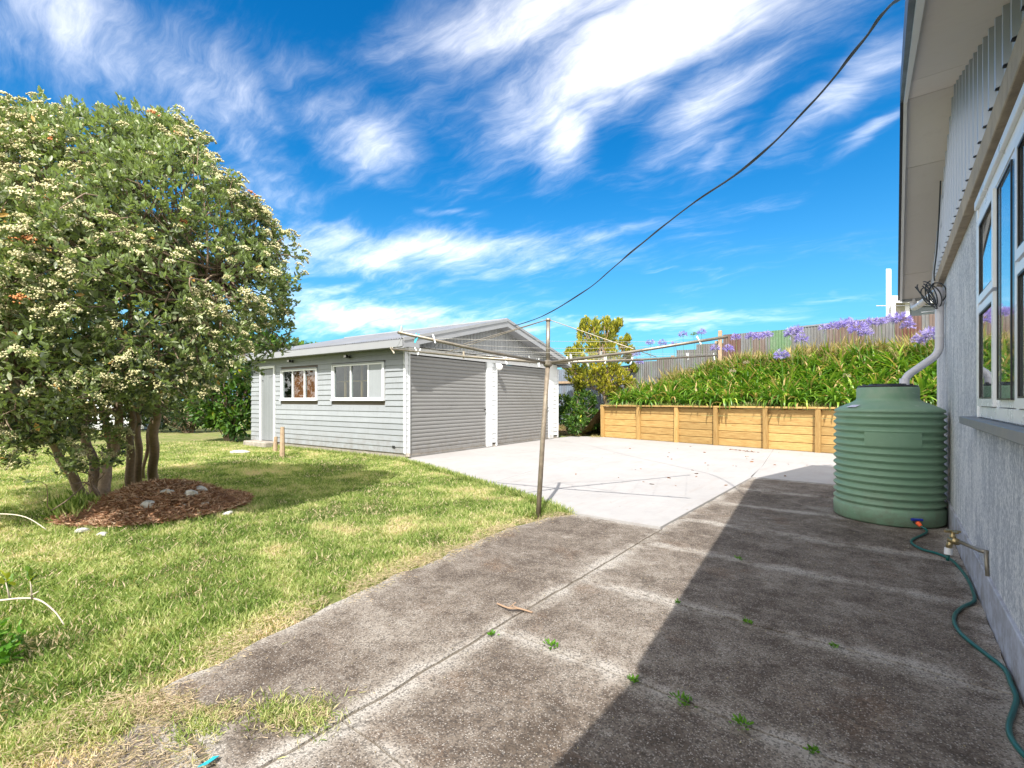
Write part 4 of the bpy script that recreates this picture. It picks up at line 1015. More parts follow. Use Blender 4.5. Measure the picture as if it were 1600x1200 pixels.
# ------------------------------------------------------------------ rotary clothesline
base = gp(840, 806); hub = at(856, 567, 5.0); top = at(856.5, 499, 5.02)
cl_ = thing('rotary_clothesline', 'rusty rotary clothesline on a leaning pole with four long bare arms', 'clothesline', tuple(base))
W = dict(world=True)
b = MB(); b.tube([base + Vector((0, 0, -.1)), base.lerp(hub, .5), hub - Vector((0, 0, .02))], [.026, .025, .024], 12); b.build('pole', 'rustpole', cl_, smooth=True, **W)
b = MB(); b.tube([hub - Vector((0, 0, .04)), top], .021, 12); b.tube([top - Vector((0, 0, .02)), top + Vector((0, 0, .008))], .027, 10); b.build('upper_pole', 'galv', cl_, smooth=True, **W)
b = MB(); b.lathe([(.0, -.04), (.035, -.04), (.05, -.02), (.05, .015), (.03, .03), (.0, .03)], 0, 0, 12); b.v = [(x + hub.x, y + hub.y, z_ + hub.z) for x, y, z_ in b.v]; b.build('hub', 'galv', cl_, **W)
ends = [at(622, 519, 3.95), at(611, 545, 5.8), at(1120, 555, 6.0), at(1137, 526, 4.2)]
for e in ends:
    d = (e - hub).normalized(); MB().tube([hub + d * .03, hub.lerp(e, .5) + Vector((0, 0, -.012)), e], [.017, .015, .0135], 10).build('arm', 'galv', cl_, smooth=True, **W)
for e, k in ((ends[0], .62), (ends[1], .62), (ends[2], .60), (ends[3], .52)):
    MB().tube([top, hub.lerp(e, k) + Vector((0, 0, .012))], .0045, 6).build('stay', 'galv', cl_, **W)
def sagline(a, b_, sag, r, n=10): return [a.lerp(b_, k / n) - Vector((0, 0, sag * 4 * (k / n) * (1 - k / n))) for k in range(n + 1)]
for ring_, pr in enumerate(((0, 3), (1, 2), (0, 1), (2, 3))):
    for k in (.42, .58, .74, .97) if pr != (0, 3) else (.42, .6, .78):
        a = hub.lerp(ends[pr[0]], k) + Vector((0, 0, .016)); c_ = hub.lerp(ends[pr[1]], k) + Vector((0, 0, .016))
        MB().tube(sagline(a, c_, .012 + .02 * random.random(), .0014), .0016, 4).build('line', 'wire', cl_, **W)
# pegs
pegb = MB()
for sgn in (-1, 1):
    pegb.hexa([(sgn * .002 - .004, -.005, -.05), (sgn * .002 + .004, -.005, -.05), (sgn * .002 + .004, .005, -.05), (sgn * .002 - .004, .005, -.05), (sgn * .012 - .004, -.005, .035), (sgn * .012 + .004, -.005, .035), (sgn * .012 + .004, .005, .035), (sgn * .012 - .004, .005, .035)])
pegb.tube([(-.009, 0, 0), (.009, 0, 0)], .006, 6)
peg_w = pegb.mesh('clothes_peg', M['peg']); peg_o = pegb.mesh('clothes_peg', M['pegwood']); peg_c = pegb.mesh('clothes_peg', M['cyan'])
pegs = [(0, .98, 'white clothes peg at the tip of the upper left clothesline arm'), (0, .90, 'pale blue peg just inboard of the tip of the upper left arm'), (0, .80, 'white peg leaning on the upper left clothesline arm below its tip'),
        (1, .99, 'pale wooden peg at the tip of the lower left clothesline arm'), (1, .82, 'white peg on the lower left arm, leftmost of the close pair'), (1, .80, 'white peg on the lower left arm, right one of the close pair'),
        (1, .50, 'lone wooden peg halfway along the lower left arm'), (1, .24, 'white peg hanging on the lower left arm a hand from the pole'),
        (1, .10, 'white peg nearest the pole on the left side of the clothesline'), (0, .08, 'white peg nearest the pole on the upper left arm'),
        (2, .10, 'white peg nearest the pole on the lower right arm'), (2, .20, 'second white peg from the pole on the lower right arm'), (2, .30, 'third white peg from the pole on the lower right arm'),
        (2, .45, 'white peg midway along the lower right arm'), (2, .80, 'white peg well out on the lower right arm, past its middle'), (2, .98, 'white peg at the tip of the lower right clothesline arm'),
        (3, .15, 'white peg nearest the pole on the upper right arm'), (3, .33, 'second white peg from the pole on the upper right arm'), (3, .86, 'white peg towards the tip of the upper right arm')]
for i, (ai, k, lb) in enumerate(pegs):
    p = hub.lerp(ends[ai], k) + Vector((0, 0, -.012 if i % 2 else .01))
    o = link('clothes_peg', peg_c if 'blue' in lb else (peg_o if 'wooden' in lb else peg_w), None, tuple(p), (random.uniform(-.5, .5), random.uniform(-.35, .35) + (math.pi if random.random() < .4 else 0), random.random() * 3), (1.0,) * 3)
    tag(o, lb, 'clothes peg', 'pegs left on the clothesline')

# overhead cable, with far wire
ga_ = at(792, 513, 12.6); hcab = at(1412, -6, 3.0)
ctrl = [(1412, -6, 3.0), (1385, 15, 3.2), (1340, 75, 3.55), (1265, 165, 4.2), (1170, 258, 5.0), (1077, 322, 6.0), (1010, 375, 7.0), (962, 415, 8.1), (918, 452, 9.5), (860, 488, 11.0), (824, 503, 12.0), (790, 513, 12.75)]
P = [at(*q) for q in ctrl]; b = MB(); cv = bez([P[0] + (P[0] - P[1]) * 3] + P, 8)
b.tube(cv, .009, 6)
cv2 = [p + Vector((.006 * math.sin(i * .9), .006 * math.cos(i * .9), .008 + .006 * math.sin(i * .35))) for i, p in enumerate(cv)]; b.tube(cv2, .006, 6)
o = b.build('overhead_cable', 'cable', world=True, loc=tuple(P[0])); tag(o, 'black twisted overhead power cable running from the house roof to the garage gable', 'cable')

# ------------------------------------------------------------------ neighbour building over the fence and shed behind the tree
nb = thing('neighbour_house', 'pale neighbouring house with white posts seen above the fence at far right', 'house', tuple(at(1430, 625, 21.)))
dx = Vector((CC, SS, 0)); 
def nbox(name, mat, px0, px1, py0, py1, dep, th):
    a = at(px0, py1, dep); c_ = at(px1, py1, dep); zt = at(px0, py0, dep).z; d = (c_ - a).normalized(); rv_ = Vector((a.x, a.y, 0)).normalized(); nn = (rv_ + d * .15).normalized() * th
    return MB().hexa([a, c_, c_ + nn, a + nn, Vector((a.x, a.y, zt)), Vector((c_.x, c_.y, zt)), Vector((c_.x + nn.x, c_.y + nn.y, zt)), Vector((a.x + nn.x, a.y + nn.y, zt))]).build(name, mat, nb, world=True)
nbox('wall', 'neigh', 1398, 1560, 474, 600, 21.5, 4.)
nbox('roof', 'white', 1392, 1570, 462, 471, 21., 5.); nbox('fascia', 'board_white', 1390, 1572, 468, 473, 20.9, .06)
nbox('post', 'white', 1384.5, 1392, 420, 640, 20.8, .2); nbox('post', 'white', 1393, 1399, 473, 600, 20.6, .15); nbox('post', 'white', 1414, 1421, 473, 600, 21.2, .15)
nbox('window', 'glass', 1424, 1470, 478, 497, 21.4, .05); nbox('window_surround', 'sill', 1422, 1472, 476, 499, 21.45, .04)
# shed
shd = thing('garden_shed', 'small white weatherboard shed seen between the trunks of the big tree', 'shed', tuple(gp(165, 672)))
a = gp(165, 672)
for k in range(16): MB().cbox(-1.3, 1.3, -.02 - .004 * (k % 2), .02, .02 + k * .13, .02 + k * .13 + .122, .004).build('weatherboard', 'board_white', shd)
MB().box(-1.3, 1.3, .03, 2., 0, 2.1).build('shed_wall', 'board', shd); MB().hexa([(-1.5, -.2, 2.1), (1.5, -.2, 2.1), (1.5, 2.2, 2.35), (-1.5, 2.2, 2.35), (-1.5, -.2, 2.13), (1.5, -.2, 2.13), (1.5, 2.2, 2.38), (-1.5, 2.2, 2.38)]).build('roof', 'roofsteel', shd)
shd.rotation_euler = (0, 0, YAW + .3)

# ------------------------------------------------------------------ the big coastal tree
TB = gp(215, 782, .05); TB.z = 0
tree = thing('coastal_tree', 'big broad crowned coastal tree with cream flower buds and several bare trunks', 'tree', tuple(TB))
LB = [(60, 315, 5.6, 132), (150, 290, 5.5, 118), (228, 262, 5.6, 88), (262, 215, 5.7, 45), (262, 330, 5.3, 100), (325, 365, 5.5, 75), (385, 365, 5.8, 42), (345, 445, 5.5, 88), (400, 455, 5.8, 50), (415, 515, 5.9, 38), (445, 385, 5.85, 14),
      (120, 430, 4.8, 140), (20, 440, 4.6, 150), (225, 470, 4.9, 110), (320, 540, 5.2, 70), (375, 560, 5.6, 30), (60, 560, 4.3, 85), (160, 560, 4.7, 62), (250, 560, 4.9, 62), (300, 598, 5.0, 36), (210, 600, 4.9, 34), (330, 590, 5.1, 30), (185, 190, 5.7, 22), (262, 180, 5.7, 20), (100, 188, 5.7, 22), (60, 185, 5.7, 20), (340, 300, 5.6, 24), (30, 180, 5.6, 18), (0, 650, 5.0, 62), (95, 640, 4.9, 45), (40, 590, 4.6, 60), (70, 700, 4.9, 26), (200, 585, 5.2, 38), (75, 715, 4.9, 30), (55, 690, 4.8, 40), (20, 700, 4.9, 30), (300, 225, 5.7, 22), (395, 335, 5.8, 18), (440, 440, 5.8, 22), (-100, 350, 5.5, 185), (-130, 540, 4.8, 140),
      (30, 215, 5.8, 52), (110, 205, 5.8, 45), (185, 215, 5.8, 45), (0, 600, 5.2, 95), (-60, 250, 5.9, 90), (95, 700, 5.2, 34), (140, 690, 5.4, 42), (180, 520, 6.2, 140), (60, 480, 6.6, 170), (90, 625, 5.6, 50), (110, 690, 5.1, 20)]
DF = .87
lobes = [(at(x, y + (16 if y < 330 else 4), min(d, 6.0) * DF), r / FOC * min(d, 6.0) * DF * .97) for x, y, d, r in LB]
P, D = lobes_shoots(lobes, 24000, .66, 1.10, .80)
sp = vn(P[:, 0] * 2.2, P[:, 1] * 2.2 + P[:, 2] * 2.2, 1.9, 31); P = P + D * ((np.clip(sp - .5, 0, 1) * .30) * rng.random(len(P)) ** .5)[:, None]
keepm = P[:, 2] > .45; P = P[keepm]; D = D[keepm]
gap = vn(P[:, 0] * 1.1 + P[:, 2], P[:, 1] * 1.1 - P[:, 2] * .6, 2.1, 9)
low = P[:, 2] < 1.9
keepm = (gap > .29) & ~(low & (rng.random(len(P)) < .35)); P = P[keepm]; D = D[keepm]
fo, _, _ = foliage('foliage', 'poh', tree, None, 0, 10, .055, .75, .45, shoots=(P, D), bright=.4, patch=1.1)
# inner shade leaves
lob2 = [(c, r * .82) for c, r in lobes]
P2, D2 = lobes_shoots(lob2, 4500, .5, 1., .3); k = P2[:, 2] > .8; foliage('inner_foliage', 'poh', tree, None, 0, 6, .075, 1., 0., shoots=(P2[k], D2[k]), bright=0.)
# flower bud heads on the outer, upward shoots
zone = vn(P[:, 0], P[:, 1] + P[:, 2], 1.3, 21)
tocam = np.array([0, 0, 1.2]) - P
fsel = (rng.random(len(P)) < np.clip((zone - .33) * 3.2, .04, .80)) & (D[:, 2] > -.55)
FP = P[fsel] + D[fsel] * .055; FD_ = D[fsel] * .7 + np.array([0, 0, .7]); nb_ = 24
BB = basis(FD_)
u = rng.normal(size=(len(FP), nb_, 2)) * .023; hgt = .016 - 10 * (u ** 2).sum(2) * .6 + rng.normal(size=u.shape[:2]) * .004
pts = FP[:, None] + u[..., :1] * BB[:, None, 0] + u[..., 1:2] * BB[:, None, 2] + hgt[..., None] * BB[:, None, 1]
pts = pts.reshape(-1, 3); n = len(pts)
r = np.clip(np.repeat(rng.random(len(FP)), nb_) * .6 + rng.random(n) * .38, 0, .96); r = np.where(np.repeat(rng.random(len(FP)) < .012, nb_), 1., r)
V, F, rr = scatter(*BLOB, pts, basis(rng.normal(size=(n, 3))), .0108 * (.7 + .6 * rng.random(n)), r)
o = link('flower_buds', npmesh('flower_buds', V - np.array(TB), F, 'bud', rr), tree); o['kind'] = 'stuff'
# trunks
trunks = [((168, 797), [(163, 745, 5.35), (180, 700, 5.5), (185, 655, 5.55), (190, 600, 5.6), (205, 480, 5.6), (215, 380, 5.6)], .085),
          ((204, 765), [(203, 710, 5.75), (206, 655, 5.8), (208, 600, 5.8), (250, 480, 5.8), (285, 380, 5.7)], .065),
          ((216, 760), [(216, 700, 5.95), (214, 650, 5.95), (205, 560, 5.9), (150, 420, 5.8), (120, 330, 5.7)], .06),
          ((240, 754), [(240, 700, 5.85), (244, 650, 5.8), (256, 590, 5.75), (310, 480, 5.6), (350, 420, 5.6)], .08),
          ((135, 780), [(110, 740, 5.4), (85, 700, 5.3), (60, 640, 5.2), (20, 560, 5.0), (-40, 450, 4.9)], .075),
          ((150, 775), [(145, 720, 5.8), (125, 660, 5.9), (95, 560, 5.9), (60, 430, 5.9), (50, 330, 5.8)], .08),
          ((160, 770), [(172, 700, 6.0), (160, 640, 6.1), (130, 520, 6.1), (160, 400, 6.), (190, 280, 5.9)], .06),
          ((222, 745), [(230, 700, 6.2), (236, 655, 6.3), (260, 600, 6.4), (300, 520, 6.3)], .03),
          ((163, 800), [(150, 770, 5.15), (143, 742, 5.1)], .035)]
tip = []
for (bx, by), pts, r0 in trunks:
    P0 = gp(bx, by); P0.z = -.03; pp = [P0] + [at(q[0], q[1], q[2] * (1 if q[1] > 690 else max(DF, 1 - (690 - q[1]) / 690 * .6))) for q in pts]; c_ = bez(pp, 5); nn = len(c_)
    rs = [r0 * .68 * (1.25 - .25 * min(1, i / 3)) * (1 - .72 * i / nn) + .004 for i in range(nn)]
    c_ = [p + Vector((.012 * math.sin(i * 1.7 + bx), .012 * math.cos(i * 1.3), 0)) for i, p in enumerate(c_)]
    MB().tube(c_, rs, 12).build('trunk', 'bark', tree, smooth=True, world=True)
    tip += [(c_[i], rs[i]) for i in range(nn // 3, nn)]
bl = MB(); tips = [t_ for t_ in tip]
tpos = np.array([tuple(t_[0]) for t_ in tips])
sel = rng.choice(len(P), 950, replace=False)
for i in sel:
    e = Vector(P[i]); dd_ = np.linalg.norm(tpos - P[i], axis=1) + rng.random(len(tpos)) * .6; j = int(dd_.argmin()); s0, r0 = tips[j]
    L = (e - s0).length
    mid1 = s0.lerp(e, .4) + Vector(rng.normal(size=3) * L * .09) + Vector((0, 0, -.04 * L)); mid2 = s0.lerp(e, .75) + Vector(rng.normal(size=3) * L * .07)
    bl.tube(bez([s0, mid1, mid2, e], 3), [min(r0 * .5, .006 + .011 * L) * (1 - .085 * k) for k in range(10)], 5, False)
bl.build('branches', 'bark', tree, smooth=True, world=True)['kind'] = 'stuff'

# mulch mound, litter, stones
MA, MBB = .74, .74
b = MB(); mc = gp(252, 792); mc.z = 0; nr, na = 9, 40
for i in range(nr + 1):
    for k in range(na):
        a = 2 * math.pi * k / na; rr = i / nr; wob = 1 + .16 * math.sin(a * 3 + 1) + .1 * math.sin(a * 5)
        lx, ly = rr * MA * wob * math.cos(a), rr * MBB * wob * math.sin(a)
        x, y = mc.x + CC * lx - SS * ly, mc.y + SS * lx + CC * ly
        zz = .26 * (1 - rr ** 2) ** 1.2 + .07 * (float(vn(x, y, 5, 3)) - .5) * (1 - rr) + .02 * (1 - rr) - .022
        b.v.append((x, y, zz))
b.f = [(i * na + k, (i + 1) * na + k, (i + 1) * na + (k + 1) % na, i * na + (k + 1) % na) for i in range(nr) for k in range(na)]
kind(b.build('mulch_mound', 'mulch', smooth=True), 'structure')
def mound_z(x, y):
    dx_, dy_ = x - mc.x, y - mc.y; lx = CC * dx_ + SS * dy_; ly = -SS * dx_ + CC * dy_; rr = np.sqrt((lx / MA) ** 2 + (ly / MBB) ** 2)
    return np.where(rr < 1, 0.26 * np.clip(1 - rr ** 2, 0, 1) ** 1.2, 0), rr
n = 26000; a = rng.random(n) * 2 * math.pi; q = np.sqrt(rng.random(n)) * 1.2
lx, ly = q * MA * np.cos(a), q * MBB * np.sin(a); X = mc.x + CC * lx - SS * ly; Y = mc.y + SS * lx + CC * ly
Z, rr = mound_z(X, Y); dirs = rng.normal(size=(n, 3)); dirs[:, 2] = np.abs(dirs[:, 2]) * .25
V, F, rv = scatter([(-.5, 0, 0), (.5, 0, 0), (0, 1, 0)], [(0, 1, 2)], np.stack([X, Y, Z + .004 + rng.random(n) * .03], 1), basis(dirs), np.stack([.012 + .008 * rng.random(n), .03 + .05 * rng.random(n), np.ones(n)], 1), rng.random(n))
kind(link('leaf_litter', npmesh('leaf_litter', V, F, 'litter', rv)), 'stuff')
stones = [(259, 772, .10, 'pale angular stone at the left end of the row on the mulch mound'), (275, 775, .07, 'small pale stone wedged in the row on the mulch mound'), (295, 776, .125, 'big round pale stone in the middle of the mulch mound'),
          (231, 791, .11, 'long flat pale stone at the front of the mulch mound'), (285, 792, .07, 'small grey stone in front of the big round one on the mound'), (319, 789, .06, 'small pale stone near the right side of the mulch mound'),
          (312, 768, .12, 'reddish grey stone slab at the back right of the mulch mound'), (209, 781, .06, 'small bluish stone close to the front trunk'), (356, 802, .06, 'small stone at the right end of the mulch mound'),
          (128, 829, .06, 'pale stone in the grass left of the mulch mound'), (311, 804, .06, 'grey stone at the front foot of the mulch mound'), (160, 834, .05, 'whitish stone at the front left edge of the mulch mound')]
for i, (x, y, r_, lb) in enumerate(stones):
    z_ = .30
    while z_ > 0:
        p = gp(x, y, z_)
        if float(mound_z(p.x, p.y)[0]) >= z_: break
        z_ -= .01
    z_ = max(z_, 0.)
    o = lump('stone', (p.x, p.y, z_ + r_ * .15), r_ * .76, 'stone', i * 3 + 1, (1.15, .8, .5), 7, 5); o.rotation_euler = (random.uniform(-.3, .3), random.uniform(-.3, .3), random.random() * 3)
    tag(o, lb, 'stone', 'stones on the mulch mound')

# ------------------------------------------------------------------ other shrubs and trees
def shrub(name, label, cat, pts, mat, n, per, leaf, trunk=None, wid=1., spread=.9, up=.2, group=None, zmin=.05, lo=.6):
    L = [(at(x, y, d), r / FOC * d) for x, y, d, r in pts]; base = L[0][0].copy(); base.z = 0
    t_ = thing(name, label, cat, tuple(base), 0, group)
    _, P, D = foliage('foliage', mat, t_, L, n, per, leaf, spread, up, lo=lo, wid=wid, zmin=zmin)
    b = MB()
    for i in rng.choice(len(P), min(len(P), 60), replace=False):
        e = Vector(P[i]); s0 = base + Vector((random.uniform(-.1, .1), random.uniform(-.1, .1), -.05)); c_ = bez([s0, s0.lerp(e, .45) + Vector((0, 0, .15)), e], 4); b.tube(c_, [.022 * (1 - .09 * k) for k in range(len(c_))], 5, False)
    b.build('stems', 'bark', t_, smooth=True, world=True)['kind'] = 'stuff'
    return t_
shrub('leafy_shrub', 'yellow green leafy shrub against the left end of the garage', 'shrub', [(360, 615, 14.2, 48), (340, 575, 14.5, 40), (375, 570, 14.8, 35), (330, 640, 14, 26), (372, 655, 13.8, 24), (400, 540, 16., 28)], 'bush', 1500, 7, .17)
shrub('background_tree', 'bright green tree crown rising just behind the left of the garage roof', 'tree', [(480, 565, 21, 26), (450, 560, 21, 28), (500, 575, 21, 18), (415, 560, 20, 32), (470, 590, 21, 35)], 'bush', 1400, 7, .17)
shrub('dark_hedge', 'dark hedge shrub beyond the lawn behind the big tree at far left', 'shrub', [(30, 640, 13.5, 60), (-60, 625, 13.5, 75), (90, 650, 14.5, 45), (-140, 610, 13, 80)], 'darkbush', 1500, 7, .13)
shrub('dark_hedge', 'dark hedge shrub at the back of the lawn between big tree and garage', 'shrub', [(295, 640, 17.5, 28), (265, 630, 18, 38), (320, 625, 18, 34), (225, 625, 18.5, 34)], 'darkbush', 1300, 7, .14)
shrub('far_tree', 'dull green tree mass behind the garden shed seen under the crown', 'tree', [(170, 600, 26, 50), (110, 590, 27, 60), (230, 590, 28, 55), (290, 590, 29, 45), (40, 580, 27, 60)], 'darkbush', 1500, 7, .22)
shrub('low_shrub', 'low green and yellow shrub in the gap right of the garage', 'shrub', [(893, 648, 16.2, 20), (912, 630, 16.8, 18), (880, 630, 16.2, 12), (900, 664, 15.6, 13), (925, 655, 16.4, 14)], 'bush', 900, 7, .10)
# golden conifer: upright tufted sprays
CB = Vector(bank_xyz(-.6, 1.6)); con = thing('golden_conifer', 'golden yellow conifer with upward tufts behind the left end of the timber wall', 'conifer', tuple(CB))
tufts = [(915, 508, 14), (931, 510, 15), (948, 507, 14), (960, 512, 12), (968, 505, 8), (912, 523, 18), (935, 530, 22), (955, 530, 18), (925, 545, 18), (950, 548, 20), (972, 540, 13), (980, 530, 8), (985, 548, 9), (903, 545, 12), (895, 555, 12), (888, 552, 8), (905, 568, 20), (930, 572, 24), (958, 568, 22), (980, 560, 12), (895, 585, 16),
         (915, 592, 22), (945, 598, 24), (972, 590, 18), (905, 605, 14), (960, 612, 18), (985, 600, 12), (990, 575, 8), (885, 572, 8)]
dep = float(-SS * CB.x + CC * CB.y)
Ps, Ds = [], []
for x, y, r_ in tufts:
    c_ = np.array(at(x, y, dep + random.uniform(-.35, .35))); rad = r_ / FOC * dep * .78; m_ = int(26 + 290 * rad)
    d = rng.normal(size=(m_, 3)); d /= np.linalg.norm(d, axis=1, keepdims=True)
    Ps.append(c_ + d * rad * (.45 + .55 * rng.random((m_, 1))) * np.array([.8, .8, 1.15])); Ds.append(d + np.array([0, 0, .6]) + (c_ - np.array(at(940, 570, dep))) * .5)
Ps = np.concatenate(Ps); Ds = np.concatenate(Ds); foliage('foliage', 'gold', con, None, 0, 10, .085, .4, .75, shoots=(Ps, Ds), wid=.8, bright=.3)
b = MB(); b.tube(bez([CB + Vector((0, 0, -.1)), at(950, 640, dep), at(940, 590, dep), at(936, 530, dep)], 5), [.09 * (1 - .04 * k) for k in range(16)], 9); b.build('trunk', 'bark', con, smooth=True, world=True)
b = MB()
for i in rng.choice(len(Ps), 90, replace=False):
    e = Vector(Ps[i]); s0 = at(943, min(640, 600 + random.uniform(-60, 25)), dep); b.tube(bez([s0, s0.lerp(e, .5) + Vector((0, 0, -.1)), e], 3), .012, 4, False)
for q in ((905, 655), (900, 640), (912, 648)): b.tube(bez([at(948, 640, dep), at(925, 648, dep - .5), at(q[0], q[1] - 6, dep - .9)], 3), .014, 5, False)
b.build('branches', 'twig', con, world=True)['kind'] = 'stuff'

# ------------------------------------------------------------------ agapanthus bank
def strap_clump(seed, n=70, L=.62):
    r = np.random.default_rng(seed); V = []; F = []; rn = []
    for i in range(n):
        a = r.random() * 2 * math.pi; ln = L * (.65 + .5 * r.random()); w = .021 + .013 * r.random(); lean = .35 + 1.05 * r.random(); rv = r.random() * .8
        if r.random() < .08: rv = 1.
        dx_, dy_ = math.cos(a), math.sin(a); x = y = 0.; z_ = 0.; th = math.pi / 2 - lean * .35; seg = 6; x0 = r.normal() * .05; y0 = r.normal() * .05; b0 = len(V)
        hh = 0.
        for k in range(seg + 1):
            t_ = k / seg; ww = w * (1 - t_ ** 3 * .95) * (.7 + .3 * math.sin(min(1, t_ * 3) * 1.57))
            px_, py_ = x0 + dx_ * hh, y0 + dy_ * hh
            V += [(px_ - dy_ * ww, py_ + dx_ * ww, z_ + .3 * ww), (px_, py_, z_ - .15 * ww), (px_ + dy_ * ww, py_ - dx_ * ww, z_ + .3 * ww)]; rr = rv + .16 * t_
            rn += [min(1, rr)] * 3
            hh += math.cos(th) * ln / seg; z_ += math.sin(th) * ln / seg; th -= lean * (.22 + .33 * t_) * 1.25
        for k in range(seg):
            for j in (0, 1): F.append((b0 + 3 * k + j, b0 + 3 * k + j + 1, b0 + 3 * k + 4 + j, b0 + 3 * k + 3 + j))
    return npmesh('leaves', V, F, 'aga', rn, True)
clumps = [strap_clump(s, 66, .62 + .05 * (s % 3)) for s in range(6)]
def umbel(seed, rad=.095, n=46, mat='agaf'):
    r = np.random.default_rng(seed); d = r.normal(size=(n, 3)); d[:, 2] = np.abs(d[:, 2]) * .9 - .35; d /= np.linalg.norm(d, axis=1, keepdims=True)
    V = []; F = []; rn = []
    for i in range(n):
        D_ = Vector(d[i]); ax = D_.orthogonal().normalized(); bx = D_.cross(ax); s = rad * (.85 + .3 * r.random()); rv = r.random()
        c0 = D_ * s * .55
        for k in range(5):
            a = 2 * math.pi * k / 5; e = ax * math.cos(a) + bx * math.sin(a); e2 = ax * math.cos(a + .6) + bx * math.sin(a + .6); b0 = len(V)
            V += [tuple(c0), tuple(D_ * s * .95 + e * s * .12), tuple(D_ * s * 1.1 + (e + e2) * s * .16), tuple(D_ * s * .95 + e2 * s * .12)]; F.append((b0, b0 + 1, b0 + 2, b0 + 3)); rn += [rv, rv, min(1, rv + .3), rv]
    for i in range(n):  # pedicels
        D_ = Vector(d[i]); ax = D_.orthogonal().normalized() * .0016; b0 = len(V); V += [tuple(-ax), tuple(ax), tuple(D_ * rad * .6 + ax), tuple(D_ * rad * .6 - ax)]; F.append((b0, b0 + 1, b0 + 2, b0 + 3)); rn += [0.] * 4
    return npmesh('flower_head', V, F, mat, rn)
umb = [umbel(s) for s in range(4)]; seedm = [umbel(50 + s, .07, 40, 'seed') for s in range(2)]; greenm = umbel(70, .08, 40, 'stem')
def tuft_stem(parent, vec, head, scale):
    b = MB(); e = Vector(vec); b.tube([(0, 0, 0), tuple(e * .5 + Vector((.02, 0, 0))), tuple(e)], [.007, .006, .005], 5); s = b.build('flower_stem', 'stem', parent)
    link('flower_head', head, s, tuple(e), (0, 0, random.random() * 6), (scale,) * 3)
pix = lambda p: (800 + FOC * (CC * p[0] + SS * p[1]) / (-SS * p[0] + CC * p[1]), HZ - FOC * (p[2] - EYE) / (-SS * p[0] + CC * p[1]))
rows = 0; cnt = 0
for s_ in np.arange(.16, 4.2, .31):
    for t_ in np.arange(.25 + (rows % 2) * .2, 9.6, .34):
        tt, ss_ = t_ + random.uniform(-.1, .1), s_ + random.uniform(-.1, .1)
        smax = 2.75 if tt > 2 else 1.2 + .8 * tt
        if ss_ > smax or (ss_ < .5 and random.random() < .5): continue
        p = bank_xyz(tt, ss_)
        bay = max(0, min(len(post_x) - 2, int(np.searchsorted(post_x, tt)) - 1)); ordn = ['first', 'second', 'third', 'fourth', 'fifth', 'sixth', 'seventh', 'eighth', 'ninth'][bay]
        lb = ('lush strap leaved clump close' if s_ < 1.2 else ('strap leaved clump halfway up' if s_ < 2.1 else 'strap leaved clump high on the bank')) + ' behind the ' + ordn + ' timber wall bay'
        o = link('agapanthus_clump', clumps[cnt % 6], None, tuple(p - Vector((0, 0, .03))), (random.uniform(-.1, .1) + .12 * RWN.y * -0, random.uniform(-.1, .1), random.random() * 6), (random.uniform(.9, 1.2),) * 3)
        tag(o, lb, 'plant', 'agapanthus clumps on the bank'); cnt += 1
    rows += 1
